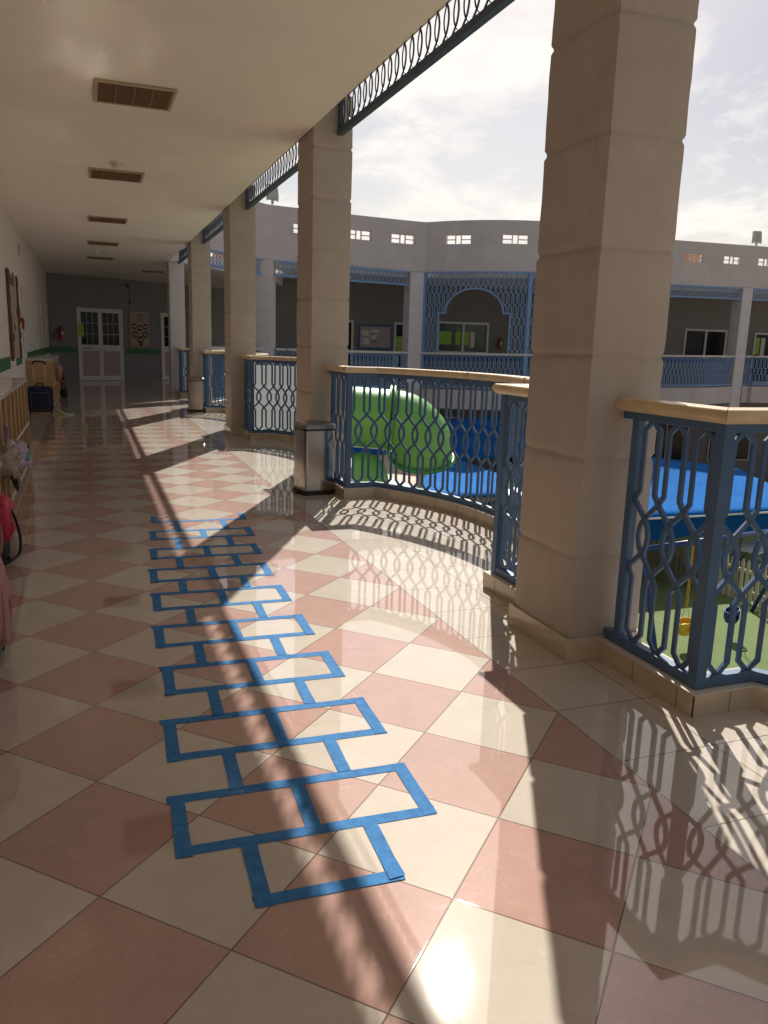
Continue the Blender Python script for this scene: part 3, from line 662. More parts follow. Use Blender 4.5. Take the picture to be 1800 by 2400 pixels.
# notice boards
def board_end():
    p = wallpt(1.52, 1.22, 0.004)
    t = thing('display_board', 'tall beige display board with brown paper shapes beside the far double doors', 'display board', p, EWR)
    W, Hh = 0.88, 1.40
    b = MB(); b.box((0, -0.02, 0), (W, 0, Hh)); b.build('backing', M['paper_beige'], t)
    b = MB()
    for i in range(11):
        for (x, z) in ((W*i/10, 0.02), (W*i/10, Hh-0.05)): b.box((max(0, x-0.03), -0.028, z), (min(W, x+0.025), -0.0205, z+0.035))
    for i in range(1, 16):
        for x in (0.005, W-0.04): b.box((x, -0.028, Hh*i/16-0.02), (x+0.035, -0.0205, Hh*i/16+0.02))
    b.build('scalloped_border', M['paper_brown'], t)
    b = MB(); rnd = random.Random(3)
    for (cx, cz, r_) in ((0.2, 0.80, 0.13), (0.44, 0.74, 0.13), (0.68, 0.80, 0.13), (0.24, 0.50, 0.14), (0.66, 0.50, 0.14), (0.45, 0.32, 0.15), (0.46, 0.15, 0.1)):
        n = 22; c0 = b.add([(cx, -0.024, cz)]); rr = [r_*(0.8+0.25*(k % 2)+rnd.uniform(-.05, .05)) for k in range(n)]
        r0 = b.add([(cx+rr[k]*math.cos(2*PI*k/n), -0.024, cz+rr[k]*math.sin(2*PI*k/n)) for k in range(n)])
        for k in range(n): b.face((c0, r0+k, r0+(k+1) % n))
    b.build('paper_leaves', M['paper_brown'], t)
    b = MB()
    for (cx, cz, w, a) in ((0.2, 0.80, 0.16, 0.0), (0.44, 0.75, 0.15, -0.05), (0.68, 0.80, 0.17, 0.08), (0.24, 0.50, 0.17, -0.35), (0.66, 0.50, 0.12, -0.6), (0.46, 0.31, 0.17, 0.06)):
        ca, sa = math.cos(a), math.sin(a); pts = [(cx+ca*u-sa*v, cz+sa*u+ca*v) for u, v in ((-w/2, -.02), (w/2, -.02), (w/2, .02), (-w/2, .02))]
        b.hexa([(x, -0.034, z) for x, z in pts]+[(x, -0.030, z) for x, z in pts])
    b.build('name_strips', M['paper'], t)
    # heading: curved script over the letters PYP
    b = MB()
    for i, ch in enumerate('PYP'):
        x = 0.35+i*0.085; z = 1.00; w = 0.016
        if ch == 'P': b.box((x, -0.03, z), (x+w, -0.025, z+0.11)); b.box((x+w, -0.03, z+0.095), (x+0.055, -0.025, z+0.11)); b.box((x+w, -0.03, z+0.045), (x+0.055, -0.025, z+0.06)); b.box((x+0.04, -0.0295, z+0.06), (x+0.055, -0.0255, z+0.095))
        else:
            for sgn in (-1, 1): b.hexa([(x+0.03-0.008, -0.03, z+0.055), (x+0.03+0.008, -0.03, z+0.055), (x+0.03+0.008+sgn*0.03, -0.03, z+0.11), (x+0.03-0.008+sgn*0.03, -0.03, z+0.11), (x+0.03-0.008, -0.026, z+0.055), (x+0.03+0.008, -0.026, z+0.055), (x+0.03+0.008+sgn*0.03, -0.026, z+0.11), (x+0.03-0.008+sgn*0.03, -0.026, z+0.11)])
            b.box((x+0.022, -0.0295, z), (x+0.038, -0.0255, z+0.055))
    b.tube([(0.60, -0.03, 1.25), (0.59, -0.03, 1.19), (0.55, -0.03, 1.185), (0.50, -0.03, 1.19), (0.49, -0.03, 1.23), (0.48, -0.03, 1.19), (0.42, -0.03, 1.185), (0.40, -0.03, 1.21), (0.37, -0.03, 1.19), (0.33, -0.03, 1.16)], 0.011, 6)
    b.build('heading_letters', M['paper_brown'], t)
board_end()
t = thing('paper_notice', 'lime green paper sheet taped to the left door glass at the far end', 'paper notice', wallpt(-0.28, 1.58, 0.035), EWR)
b = MB(); b.box((0, -0.003, 0), (0.21, 0, 0.45)); b.build('sheet', M['paper_green'], t)

t = thing('display_board', 'worn cream display board with curling brown edges on the left wall', 'display board', (WX+0.005, 15.0, 1.12))
b = MB(); b.box((0, 0.10, 0.02), (0.012, 1.95, 1.50)); b.build('backing', M['paper_beige'], t)
b = MB(); rnd = random.Random(5)
for yy in (0.04, 0.20, 1.98):
    pts = []; b = MB()
    for i in range(14): pts.append((0.02+rnd.uniform(0, 0.012), yy+rnd.uniform(-0.03, 0.03), 0.0+1.52*i/13))
    b.tube(pts, 0.022, 5); b.build('border_strip', M['paper_brown'], t)
b = MB()
for i in range(9):
    y_, z_ = rnd.uniform(0.3, 1.8), rnd.uniform(0.1, 1.4); b.obox((0.018, y_), (0, 1), 0.09, 0.005, z_, z_+0.14)
b.build('pinned_scraps', M['paper_brown'], t)
t = thing('wall_box', 'dark red switch box on the left wall past the display board', 'switch box', (WX+0.002, 17.9, 1.68)); b = MB(); b.box((0, 0, 0), (0.05, 0.18, 0.22)); b.build('casing', M['red'], t, bevel=0.005); b = MB(); b.box((0.0505, 0.05, 0.06), (0.058, 0.13, 0.16)); b.build('button', M['black'], t)
t = thing('black_poster', 'small black poster with white drawing at the edge of the left display board', 'poster', (WX+0.02, 17.0, 1.50)); b = MB(); b.hexa([(0.0, 0, 0), (0.0, 0.55, 0), (0.0, 0.55, 0.55), (0.0, 0.1, 0.25), (0.006, 0, 0), (0.006, 0.55, 0), (0.006, 0.55, 0.55), (0.006, 0.1, 0.25)]); b.build('sheet', M['black'], t); b = MB(); b.tube([(0.009, 0.15, 0.1), (0.009, 0.3, 0.25), (0.009, 0.4, 0.12), (0.009, 0.5, 0.3)], 0.012, 5); b.build('chalk_drawing', M['paper'], t)
t = thing('wall_vent', 'small square vent high on the left wall near the ceiling', 'vent', (WX+0.002, 18.1, 3.12)); b = MB(); b.box((0, 0, 0), (0.02, 0.35, 0.26)); b.build('frame', M['wall'], t); b = MB(); [b.box((0.0205, 0.03, 0.03+i*0.04), (0.026, 0.32, 0.05+i*0.04)) for i in range(5)]; b.build('slats', M['wall_grey'], t)

# ------------------------------------------------------------------ ceiling fittings
def ceiling_light(x, y, label):
    t = thing('ceiling_light', label, 'ceiling light', (x, y, CEIL), 0, 'recessed louvred lights along the corridor ceiling')
    w, d = 0.345, 0.335
    f = MB()
    for a in ((-w, -d, w, -d+0.03), (-w, d-0.03, w, d), (-w, -d+0.03, -w+0.03, d-0.03), (w-0.03, -d+0.03, w, d-0.03)): f.box((a[0], a[1], -0.022), (a[2], a[3], -0.001))
    f.build('frame', M['light_frame'], t, bevel=0.003)
    l = MB()
    l.box((-w+0.031, -d+0.031, -0.006), (w-0.031, d-0.031, -0.0015))
    l.build('reflector', M['louvre'], t)
    for i in range(4):
        g_ = MB(); xa = -w+0.035+i*(2*w-0.07)/4; xb = xa+(2*w-0.07)/4-0.012
        for k in range(15): yy = -d+0.045+k*(2*d-0.09)/14; g_.box((xa+0.002, yy-0.004, -0.018), (xb-0.002, yy+0.004, -0.0075))
        g_.box((xb, -d+0.032, -0.021), (xb+0.010, d-0.032, -0.0075)); g_.build('louvre', M['louvre'], t)
    return t
lab = ['largest louvred ceiling light, nearest the viewer', 'second louvred ceiling light, beside the smoke detector', 'third louvred ceiling light along the corridor', 'fourth louvred ceiling light along the corridor', 'fifth louvred ceiling light, a thin strip at this distance']
for (x, y), l_ in zip(((0.50, 8.06), (0.47, 11.9), (0.46, 16.3), (0.455, 20.3), (0.45, 24.0)), lab): ceiling_light(x, y, l_)
ceiling_light(2.1, 27.5, 'farthest ceiling light, seen as a line right of the corridor end')
def detector(x, y, label):
    t = thing('smoke_detector', label, 'smoke detector', (x, y, CEIL), 0, 'white smoke detectors on the corridor ceiling')
    b = MB(); b.tube([(0, 0, -0.001), (0, 0, -0.03)], [0.075, 0.075], 20); b.build('base', M['plastic_white'], t, smooth='auto')
    b = MB(); b.tube([(0, 0, -0.0305), (0, 0, -0.06), (0, 0, -0.075)], [0.055, 0.05, 0.02], 20); b.build('sensor_head', M['plastic_white'], t, smooth='auto')
detector(0.45, 11.1, 'smoke detector on the ceiling in front of the second light'); detector(0.33, 22.2, 'small smoke detector far along the ceiling')
t = thing('projector', 'white projector hanging from the far ceiling before the end wall', 'projector', (1.25, 30.2, CEIL))
b = MB(); b.tube([(0, 0, -0.002), (0, 0, -0.20)], 0.025, 10); b.build('mount_pole', M['plastic_white'], t)
b = MB(); b.box((-0.28, -0.16, -0.33), (0.24, 0.13, -0.2005)); b.build('body', M['wall_grey'], t, bevel=0.02)
b = MB(); b.tube([(0.17, -0.2, -0.35), (0.17, 0.0, -0.35)], 0.07, 12); b.build('lens', M['black'], t)
b = MB(); b.tube([(0.22, 0.16, -0.3), (0.24, 0.18, -0.5), (0.25, 0.16, -0.85)], 0.012, 6); b.tube([(0.25, 0.16, -0.85), (0.25, 0.16, -0.93)], 0.04, 8); b.build('cable', M['black'], t)

# ------------------------------------------------------------------ steel pedal bins
def bin_(loc, rz, label):
    t = thing('pedal_bin', label, 'bin', loc, rz, 'brushed steel pedal bins beside the columns')
    w, d, h = 0.16, 0.175, 0.675
    def rr(w, d, r, z, n=5):
        out = []
        for cx, cy_, a0 in ((w-r, d-r, 0), (-w+r, d-r, 90), (-w+r, -d+r, 180), (w-r, -d+r, 270)):
            for i in range(n): a = R(a0+90*i/(n-1)); out.append((cx+r*math.cos(a), cy_+r*math.sin(a), z))
        return out
    def loft(levels, name, m, sm='auto'):
        b = MB(); rings = [b.add(rr(*l)) for l in levels]; n = 20
        for a, c in zip(rings, rings[1:]):
            for k in range(n): b.face((a+k, a+(k+1) % n, c+(k+1) % n, c+k))
        b.face([rings[0]+k for k in range(n)]); b.face([rings[-1]+k for k in range(n)])
        return b.build(name, m, t, smooth=sm)
    loft([(w, d, 0.035, 0.048), (w, d, 0.035, h)], 'body', M['steel'])
    loft([(w+0.008, d+0.008, 0.04, 0.0), (w+0.008, d+0.008, 0.04, 0.045)], 'base_ring', M['black'])
    loft([(w+0.004, d+0.004, 0.04, h+0.001), (w+0.004, d+0.004, 0.04, h+0.02)], 'collar', M['black'])
    loft([(w+0.010, d+0.012, 0.045, h+0.021), (w+0.010, d+0.012, 0.045, h+0.055), (w-0.01, d-0.008, 0.045, h+0.078), (w-0.05, d-0.05, 0.04, h+0.086)], 'lid', M['steel_dark'])
    b = MB(); b.box((-0.06, -d-0.045, 0.012), (0.06, -d-0.009, 0.03)); b.build('pedal', M['black'], t, bevel=0.004)
bin_((2.22, 8.10, 0.0), R(-82), 'brushed steel pedal bin at the foot of the second column')
bin_((2.26, 18.32, 0.0), R(-97), 'far steel pedal bin at the foot of the fourth column, shining in the sun')

# ------------------------------------------------------------------ blue tape pattern on the floor
tp = thing('floor_tape_ladder', 'brick pattern of blue masking tape stuck along the tiled floor', 'floor tape')
TW = 0.05
zt = [0.0]
def tape(p, q, w=TW, lvl=0):
    rnd = random.random; p = Vector(p); q = Vector(q); d = (q-p).normalized(); n_ = Vector((-d.y, d.x))
    n = max(2, int((q-p).length/0.09)); b = MB(); top = []; z = 0.0012+lvl*0.0009+random.random()*0.0002
    for i in range(n+1):
        c = p+(q-p)*i/n; j = [random.uniform(-0.0015, 0.0015) for _ in range(2)]
        e = random.uniform(-0.004, 0.004) if i in (0, n) else 0
        zz = z+random.uniform(0, 0.0005)+(0.004*random.random() if i in (0, n) and random.random() < 0.3 else 0)
        top.append(b.add([tuple(c+n_*(w/2+j[0])+d*e)+(zz,), tuple(c-n_*(w/2+j[1])-d*e)+(zz+random.uniform(0, .0003),)]))
    for a, c in zip(top, top[1:]): b.face((a, c, c+1, a+1))
    o = b.build('tape_strip', M['tape'], tp); s = o.modifiers.new('s', 'SOLIDIFY'); s.thickness = 0.0004; s.offset = -1
rows = [(2.22, 2.57, 0.19, 1.055), (2.81, 3.16, 0.218, 1.09), (3.40, 3.735, 0.262, 1.095), (3.985, 4.325, 0.268, 1.105), (4.58, 4.925, 0.302, 1.122), (5.158, 5.485, 0.326, 1.135), (5.74, 6.05, 0.37, 1.175), (6.32, 6.63, 0.41, 1.235), (6.95, 7.21, 0.46, 1.285)]
def tilt(x): return -0.028*(x-0.6)
hw = TW/2
tape((0.377, 1.955+tilt(.37)), (0.822, 1.955+tilt(.82)))
for i, (ya, yb, xa, xb) in enumerate(rows):
    xm = (xa+xb)/2+0.01; last = i == len(rows)-1
    tape((xa, ya+hw+tilt(xa)), (xb, ya+hw+tilt(xb)))
    if not last: tape((xa, yb-hw+tilt(xa)), (xb, yb-hw+tilt(xb)))
    sk = 0.012
    tape((xa+hw, ya+0.004), (xa+hw+sk, yb-0.004), lvl=1); tape((xb-hw, ya-0.01), (xb-hw+sk, yb-0.014), lvl=1)
    if not last: tape((xm, ya+0.006), (xm+sk, yb-0.006), lvl=1)
prev = 1.935
for i, (ya, yb, xa, xb) in enumerate(rows):
    xc = (xa+xb)/2; y0_ = 1.935 if i == 0 else rows[i-1][1]-0.01
    for o in (-0.21, 0.19): tape((xc+o-0.01, y0_), (xc+o+0.002, ya+0.012), lvl=1)

# ------------------------------------------------------------------ cubby units
def cubby(y0, y1, label, ndiv, closed_end=True, height=1.04):
    t = thing('cubby_shelf', label, 'shelf unit', (WX+0.005, y0, 0), 0, 'wooden cubby units against the left wall')
    D = 0.51; Ln = y1-y0
    b = MB(); b.box((0, 0, 0.0), (D-0.03, Ln, 0.07)); b.build('plinth', M['marble'], t)
    for z, nm in ((0.0705, 'bottom_shelf'), (0.50, 'middle_shelf')):
        b = MB(); b.box((0.022, 0.02, z), (D, Ln-0.02, z+0.028)); s = b.build(nm, M['marble'] if z < 0.1 else M['oak'], t)
        b = MB(); b.box((D+0.0005, 0.0, z-0.002), (D+0.006, Ln, z+0.032)); b.build('edge_band', M['oak_edge'], s)
    b = MB(); b.box((0.0, -0.01, height-0.03), (D+0.012, Ln+0.01, height+0.01)); b.build('top', M['marble'], t, bevel=0.003)
    b = MB(); b.box((0.002, 0.0, 0.0705), (0.02, Ln, height-0.0305)); b.build('back_panel', M['oak'], t)
    for k in range(ndiv+1):
        yy = Ln*k/ndiv; yy = min(max(yy, 0.012), Ln-0.012)
        b = MB(); b.box((0.021, yy-0.011, 0.099), (D-0.002, yy+0.011, 0.4995)); b.box((0.021, yy-0.011, 0.5285), (D-0.002, yy+0.011, height-0.0305)); s = b.build('divider', M['oak'], t)
        b = MB(); b.box((D-0.0015, yy-0.011, 0.099), (D+0.0045, yy+0.011, 0.4975)); b.box((D-0.0015, yy-0.011, 0.5335), (D+0.0045, yy+0.011, height-0.0305)); b.build('edge_band', M['oak_edge'], s)
    if closed_end:
        b = MB(); b.box((0.0, -0.02, 0.001), (D, -0.0015, height-0.0305)); b.build('end_panel', M['oak'], t)
    return t
cubby(1.5, 10.63, 'long wooden cubby unit along the left edge, holding the backpacks', 20, True)
cubby(18.5, 22.6, 'farther wooden cubby unit behind the navy suitcase', 8, True, 1.07)

# ------------------------------------------------------------------ bags
def blob(mb, c, r, e=0.6, nu=28, nv=18, nz=0.0, sc_=4.0, seed=0, lean=(0, 0), zmin=None):
    """superellipsoid lump with creases"""
    def f(a, e_): return math.copysign(abs(a)**e_, a)
    rings = []
    for i in range(nv+1):
        v = -PI/2+PI*i/nv; ring = []
        for k in range(nu):
            u = 2*PI*k/nu; p = Vector((r[0]*f(math.cos(v), e)*f(math.cos(u), e), r[1]*f(math.cos(v), e)*f(math.sin(u), e), r[2]*f(math.sin(v), e)))
            n_ = p.normalized(); q = p+n_*(noise.noise(Vector(c)*3+p*sc_+Vector((seed,)*3))*nz+noise.noise(p*sc_*2.7+Vector((seed,)*3))*nz*0.5)
            tt = (p.z/r[2]+1)/2; q = q+Vector((lean[0]*tt, lean[1]*tt, 0))+Vector(c)
            if zmin is not None: q.z = max(q.z, zmin)
            ring.append(q)
        rings.append(mb.add(ring))
    for a, b_ in zip(rings, rings[1:]):
        for k in range(nu): mb.face((a+k, a+(k+1) % nu, b_+(k+1) % nu, b_+k))
def strap(mb, pts, w, t):
    """flat webbing following a 3D curve"""
    pts = [Vector(p) for p in pts]; fine = []
    for i in range(len(pts)-1):
        p0 = pts[max(0, i-1)]; p1 = pts[i]; p2 = pts[i+1]; p3 = pts[min(len(pts)-1, i+2)]
        for k in range(6):
            u = k/6; fine.append(0.5*((2*p1)+(p2-p0)*u+(2*p0-5*p1+4*p2-p3)*u*u+(3*p1-p0-3*p2+p3)*u**3))
    fine.append(pts[-1]); rings = []
    for i, p in enumerate(fine):
        d = (fine[min(i+1, len(fine)-1)]-fine[max(0, i-1)]).normalized(); s_v = d.cross(Vector((0.3, 0.9, 0.2))).normalized(); n_ = d.cross(s_v)
        rings.append(mb.add([p+s_v*w/2+n_*t/2, p-s_v*w/2+n_*t/2, p-s_v*w/2-n_*t/2, p+s_v*w/2-n_*t/2]))
    for a, b_ in zip(rings, rings[1:]):
        for k in range(4): mb.face((a+k, a+(k+1) % 4, b_+(k+1) % 4, b_+k))
    mb.face([rings[0]+k for k in range(4)]); mb.face([rings[-1]+k for k in range(4)])

# navy trolley case
t = thing('rolling_suitcase', 'navy rolling suitcase with raised pale handle in front of the far cubbies', 'suitcase', (-0.93, 17.75, 0))
b = MB(); blob(b, (0, 0, 0.30), (0.245, 0.13, 0.25), 0.28, 36, 24, 0.012, 5, 1); b.build('body', M['navy'], t, smooth=True)
b = MB(); blob(b, (0, -0.12, 0.25), (0.20, 0.05, 0.17), 0.3, 30, 18, 0.008, 6, 4); b.build('front_pocket', M['navy'], t, smooth=True)
b = MB()
for z_ in (0.09, 0.43): b.tube([(-0.17, -0.172, z_), (0, -0.176, z_), (0.17, -0.172, z_)], 0.003, 5)
for x_ in (-0.165, 0.165): b.tube([(x_, -0.173, 0.09), (x_, -0.173, 0.43)], 0.003, 5)
b.build('zip', M['steel'], t)
for x_ in (-0.11, 0.11):
    b = MB(); b.tube([(x_, 0.06, 0.53), (x_, 0.06, 1.00)], 0.009, 8); b.build('telescopic_rod', M['oak_edge'], t, smooth=True)
b = MB(); b.tube([(-0.115, 0.06, 0.98), (-0.11, 0.06, 1.03), (-0.06, 0.06, 1.045), (0.06, 0.06, 1.045), (0.11, 0.06, 1.03), (0.115, 0.06, 0.98)], 0.02, 8); b.build('pull_handle', M['black'], t, smooth=True)
b = MB(); strap(b, [(-0.07, 0, 0.54), (-0.05, 0, 0.59), (0, 0, 0.605), (0.05, 0, 0.59), (0.07, 0, 0.54)], 0.03, 0.012); b.build('carry_handle', M['black'], t)
for x_ in (-0.20, 0.20):
    for y_ in (-0.09, 0.09):
        b = MB(); b.tube([(x_-0.014, y_, 0.03), (x_+0.014, y_, 0.03)], 0.029, 12); b.build('wheel', M['black'], t)
b = MB(); b.box((-0.22, -0.11, 0.035), (0.22, 0.11, 0.06)); b.build('chassis', M['black'], t, bevel=0.008)
t = thing('white_strap', 'loose white strap lying on the floor beside the navy suitcase', 'strap', (-0.62, 17.5, 0)); b = MB(); strap(b, [(0, 0.1, 0.12), (0.08, 0.0, 0.05), (0.2, -0.1, 0.014), (0.33, -0.12, 0.012)], 0.04, 0.006); b.build('webbing', M['paper'], t)

# pink rolling bag at the left edge
t = thing('rolling_bag', 'dusty pink rolling school bag cut off by the left edge', 'school bag', (-0.55, 4.05, 0)); t.scale = (1, 1, 0.88)
b = MB(); blob(b, (-0.03, 0, 0.36), (0.16, 0.17, 0.27), 0.45, 36, 28, 0.016, 5, 2); b.build('body', M['pinkfab'], t, smooth=True)
b = MB(); blob(b, (0.115, 0.02, 0.28), (0.028, 0.13, 0.18), 0.4, 28, 20, 0.006, 6, 5); b.build('side_pocket', M['pinkfab'], t, smooth=True)
b = MB(); blob(b, (-0.02, -0.06, 0.72), (0.125, 0.14, 0.15), 0.55, 32, 22, 0.014, 6, 8); b.build('lunch_pouch', M['pinkfab'], t, smooth=True)
b = MB()
for o in (0.0, 0.05): b.tube([(0.135-o*0.2, 0.10-o, 0.12), (0.145-o*0.2, 0.06-o, 0.3), (0.12-o*0.2, 0.03-o, 0.5), (0.04, 0.0-o, 0.62)], 0.006, 6)
b.build('piping', M['pinkfab'], t, smooth=True)
b = MB(); strap(b, [(0.10, -0.08, 0.83), (0.125, -0.02, 0.74), (0.12, -0.06, 0.62), (0.05, -0.15, 0.53), (-0.1, -0.18, 0.48)], 0.028, 0.006); b.build('shoulder_strap', M['pinkfab'], t)
b = MB(); b.tube([(0.10, -0.06, 0.80), (0.115, -0.05, 0.83), (0.10, -0.04, 0.86), (0.088, -0.05, 0.83)], 0.005, 6, closed=True); b.build('buckle', M['steel'], t)
for y_ in (-0.13, 0.13):
    b = MB(); b.tube([(0.07, y_, 0.035), (0.10, y_, 0.035)], 0.035, 14); b.build('wheel', M['black'], t)
b = MB(); b.box((-0.18, -0.15, 0.04), (0.10, 0.15, 0.10)); b.build('chassis', M['black'], t, bevel=0.01)

# crimson bag
t = thing('sports_bag', 'crimson nylon bag with black strap on the floor behind the pink bag', 'bag', (-0.70, 6.05, 0))
b = MB(); blob(b, (-0.03, 0, 0.29), (0.19, 0.21, 0.16), 0.48, 44, 30, 0.035, 7, 3); b.build('body', M['redfab'], t, smooth=True)
b = MB(); strap(b, [(0.12, -0.03, 0.40), (0.165, -0.08, 0.34), (0.205, -0.13, 0.20), (0.20, -0.17, 0.07), (0.12, -0.20, 0.012), (0.02, -0.2, 0.01)], 0.018, 0.004); b.build('strap', M['black'], t)
b = MB(); blob(b, (0.13, -0.02, 0.09), (0.07, 0.09, 0.085), 0.7, 20, 14, 0.03, 8, 6, zmin=0.002); b.build('fabric_fold', M['beigefab'], t, smooth=True)
b = MB(); blob(b, (0.0, 0.0, 0.10), (0.16, 0.18, 0.10), 0.6, 20, 14, 0.02, 8, 6, zmin=0.002); b.build('lower_pouch', M['black'], t, smooth=True)

# beige backpack hanging from a cubby
t = thing('backpack', 'beige canvas backpack bulging from the cubbies at the left edge', 'backpack', (-0.75, 7.35, 0.43)); t.scale = (0.95, 0.95, 0.95)
b = MB(); blob(b, (0, 0, 0.06), (0.17, 0.22, 0.14), 0.6, 48, 34, 0.05, 9, 1); b.build('body', M['beigefab'], t, smooth=True)
b = MB()
for z_ in (0.0, 0.07, 0.12): b.tube([(0.175, -0.16, z_), (0.185, -0.05, z_+0.01), (0.185, 0.06, z_+0.01), (0.16, 0.17, z_)], 0.006, 6)
b.build('seam', M['beigefab'], t, smooth=True)
b = MB(); strap(b, [(0.08, -0.08, 0.16), (0.12, -0.12, 0.24), (0.14, -0.02, 0.25), (0.13, 0.02, 0.17)], 0.035, 0.008); b.build('grab_handle', M['paper'], t)
for k, (a, c) in enumerate(((-0.15, -0.05), (-0.02, 0.08), (0.12, 0.2))):
    b = MB(); strap(b, [(0.12, a, -0.03), (0.15, a, -0.12), (0.16, (a+c)/2, -0.17), (0.15, c, -0.10), (0.12, c, -0.02)], 0.024, 0.005); b.build('strap', M['beigefab'] if k else M['black'], t)
t = thing('backpack', 'lilac and teal backpack slumped beside the beige one in the cubbies', 'backpack', (-0.715, 7.85, 0.43)); t.scale = (0.9, 0.9, 0.85)
b = MB(); blob(b, (0, 0, 0.07), (0.18, 0.21, 0.14), 0.55, 44, 30, 0.06, 8, 9); b.build('body', M['lilacfab'], t, smooth=True)
b = MB(); blob(b, (0.15, 0.02, 0.06), (0.06, 0.10, 0.06), 0.6, 20, 12, 0.02, 7, 9); b.build('pocket', M['tealfab'], t, smooth=True)
b = MB(); blob(b, (0.14, 0.12, 0.10), (0.05, 0.06, 0.04), 0.6, 16, 10, 0.02, 7, 19); b.build('buckle_flap', M['tealfab'], t, smooth=True)
b = MB(); strap(b, [(0.1, 0.1, 0.19), (0.17, 0.15, 0.16), (0.185, 0.18, 0.04), (0.16, 0.18, -0.06), (0.12, 0.12, -0.06)], 0.018, 0.005); b.build('strap', M['black'], t)
t = thing('umbrella_toy', 'small pink hoop and ribbon hanging in an upper cubby', 'toy', (-0.80, 7.75, 0.78)); b = MB(); b.tube([(0.06, 0.1*math.cos(a*PI/8), 0.09*math.sin(a*PI/8)) for a in range(16)], 0.008, 6, closed=True); b.build('hoop', M['pinkfab'], t); b = MB(); strap(b, [(0.07, -0.05, 0.02), (0.09, 0.03, -0.05), (0.08, 0.02, -0.15), (0.07, -0.04, -0.24)], 0.05, 0.005); b.build('ribbon', M['lilacfab'], t)
t = thing('hanging_bag', 'pink patterned bag with black straps hanging off the far cubby unit', 'bag', (-0.66, 20.3, 0.66)); t.scale = (0.7, 0.7, 0.8)
b = MB(); blob(b, (0, 0, 0.10), (0.13, 0.30, 0.24), 0.7, 26, 18, 0.06, 5, 2); b.build('body', M['pinkfab'], t, smooth=True)
b = MB(); blob(b, (0.12, 0.15, 0.0), (0.09, 0.2, 0.12), 0.6, 20, 14, 0.05, 6, 7); b.build('flap', M['black'], t, smooth=True)
b = MB(); strap(b, [(0.05, -0.1, -0.05), (0.1, -0.08, -0.2), (0.08, 0.0, -0.35)], 0.05, 0.008); b.build('red_ribbon', M['redfab'], t)
t = thing('shoe_bag', 'small dark bag on the floor at the far end of the far cubbies', 'bag', (-0.60, 22.4, 0)); b = MB(); blob(b, (0, 0, 0.11), (0.09, 0.13, 0.11), 0.6, 20, 14, 0.03, 6, 2, zmin=0.001); b.build('body', M['black'], t, smooth=True); b = MB(); strap(b, [(-0.05, 0, 0.2), (0, 0, 0.38), (0.05, 0, 0.2)], 0.02, 0.006); b.build('handle', M['navy'], t)

# ------------------------------------------------------------------ wing across the courtyard
ob = thing('school_wing', 'mauve grey two storey school wing across the courtyard, with blue railings and arcade', 'building', (0, 0, 0))
def zoff(x): return max(0.0, 0.016*(x-11.0))
def grid_wall(name, p0, p1, z0, z1, th, holes, m, parent, bowed=None, nseg=1):
    """wall from p0 to p1 with real rectangular holes (s0,s1,za,zb); path may be a Path"""
    path = bowed or Path([p0, p1]); Ls = path.len
    ss = {0.0, Ls}; zs = {z0, z1}
    for d in path.d: ss.add(d)
    for h in holes: ss.update((h[0], h[1])); zs.update((h[2], h[3]))
    ss = sorted(ss); zs = sorted(zs); b = MB()
    op = path.offset(-th)
    def P(s_, z, out):
        q, n_ = path.at(s_)
        if out: q = q-n_*th
        return (q.x, q.y, z+zoff(q.x))
    for i in range(len(ss)-1):
        for j in range(len(zs)-1):
            sm, zm = (ss[i]+ss[i+1])/2, (zs[j]+zs[j+1])/2
            if ss[i+1]-ss[i] < 1e-6 or any(h[0] < sm < h[1] and h[2] < zm < h[3] for h in holes): continue
            b.hexa([P(ss[i], zs[j], 0), P(ss[i+1], zs[j], 0), P(ss[i+1], zs[j], 1), P(ss[i], zs[j], 1), P(ss[i], zs[j+1], 0), P(ss[i+1], zs[j+1], 0), P(ss[i+1], zs[j+1], 1), P(ss[i], zs[j+1], 1)])
    # merge shared faces
    o = b.build(name, m, parent)
    bm = bmesh.new(); bm.from_mesh(o.data); bmesh.ops.remove_doubles(bm, verts=bm.verts, dist=1e-4)
    seen = {}
    for f in bm.faces: seen.setdefault(tuple(sorted(v.index for v in f.verts)), []).append(f)
    kill = [f for l_ in seen.values() if len(l_) > 1 for f in l_]
    bmesh.ops.delete(bm, geom=kill, context='FACES_ONLY'); bmesh.ops.recalc_face_normals(bm, faces=bm.faces); bm.to_mesh(o.data); bm.free()
    return o
def sect(path, o0, o1, z0, z1, m, name, parent=ob):
    b = MB(); base = path.p
    rings = []
    for i in range(len(base)):
        p, n_ = Path.offpt(base, i); zo = zoff(p.x)
        rings.append(b.add([(p.x+n_.x*o0, p.y+n_.y*o0, z0+zo), (p.x+n_.x*o1, p.y+n_.y*o1, z0+zo), (p.x+n_.x*o1, p.y+n_.y*o1, z1+zo), (p.x+n_.x*o0, p.y+n_.y*o0, z1+zo)]))
    for a, c in zip(rings, rings[1:]):
        for j in range(4): b.face((a+j, c+j, c+(j+1) % 4, a+(j+1) % 4))
    b.face([rings[0]+j for j in range(4)]); b.face([rings[-1]+j for j in range(4)])
    return b.build(name, m, parent)
def path_arc(x0, x1, y, sag, n=14):
    h = (x1-x0)/2; Rr = (h*h+sag*sag)/(2*sag); cx = (x0+x1)/2
    return [(x0+(x1-x0)*i/n, y-(sag-(Rr-math.sqrt(max(0, Rr*Rr-(x0+(x1-x0)*i/n-cx)**2))))) for i in range(n+1)]
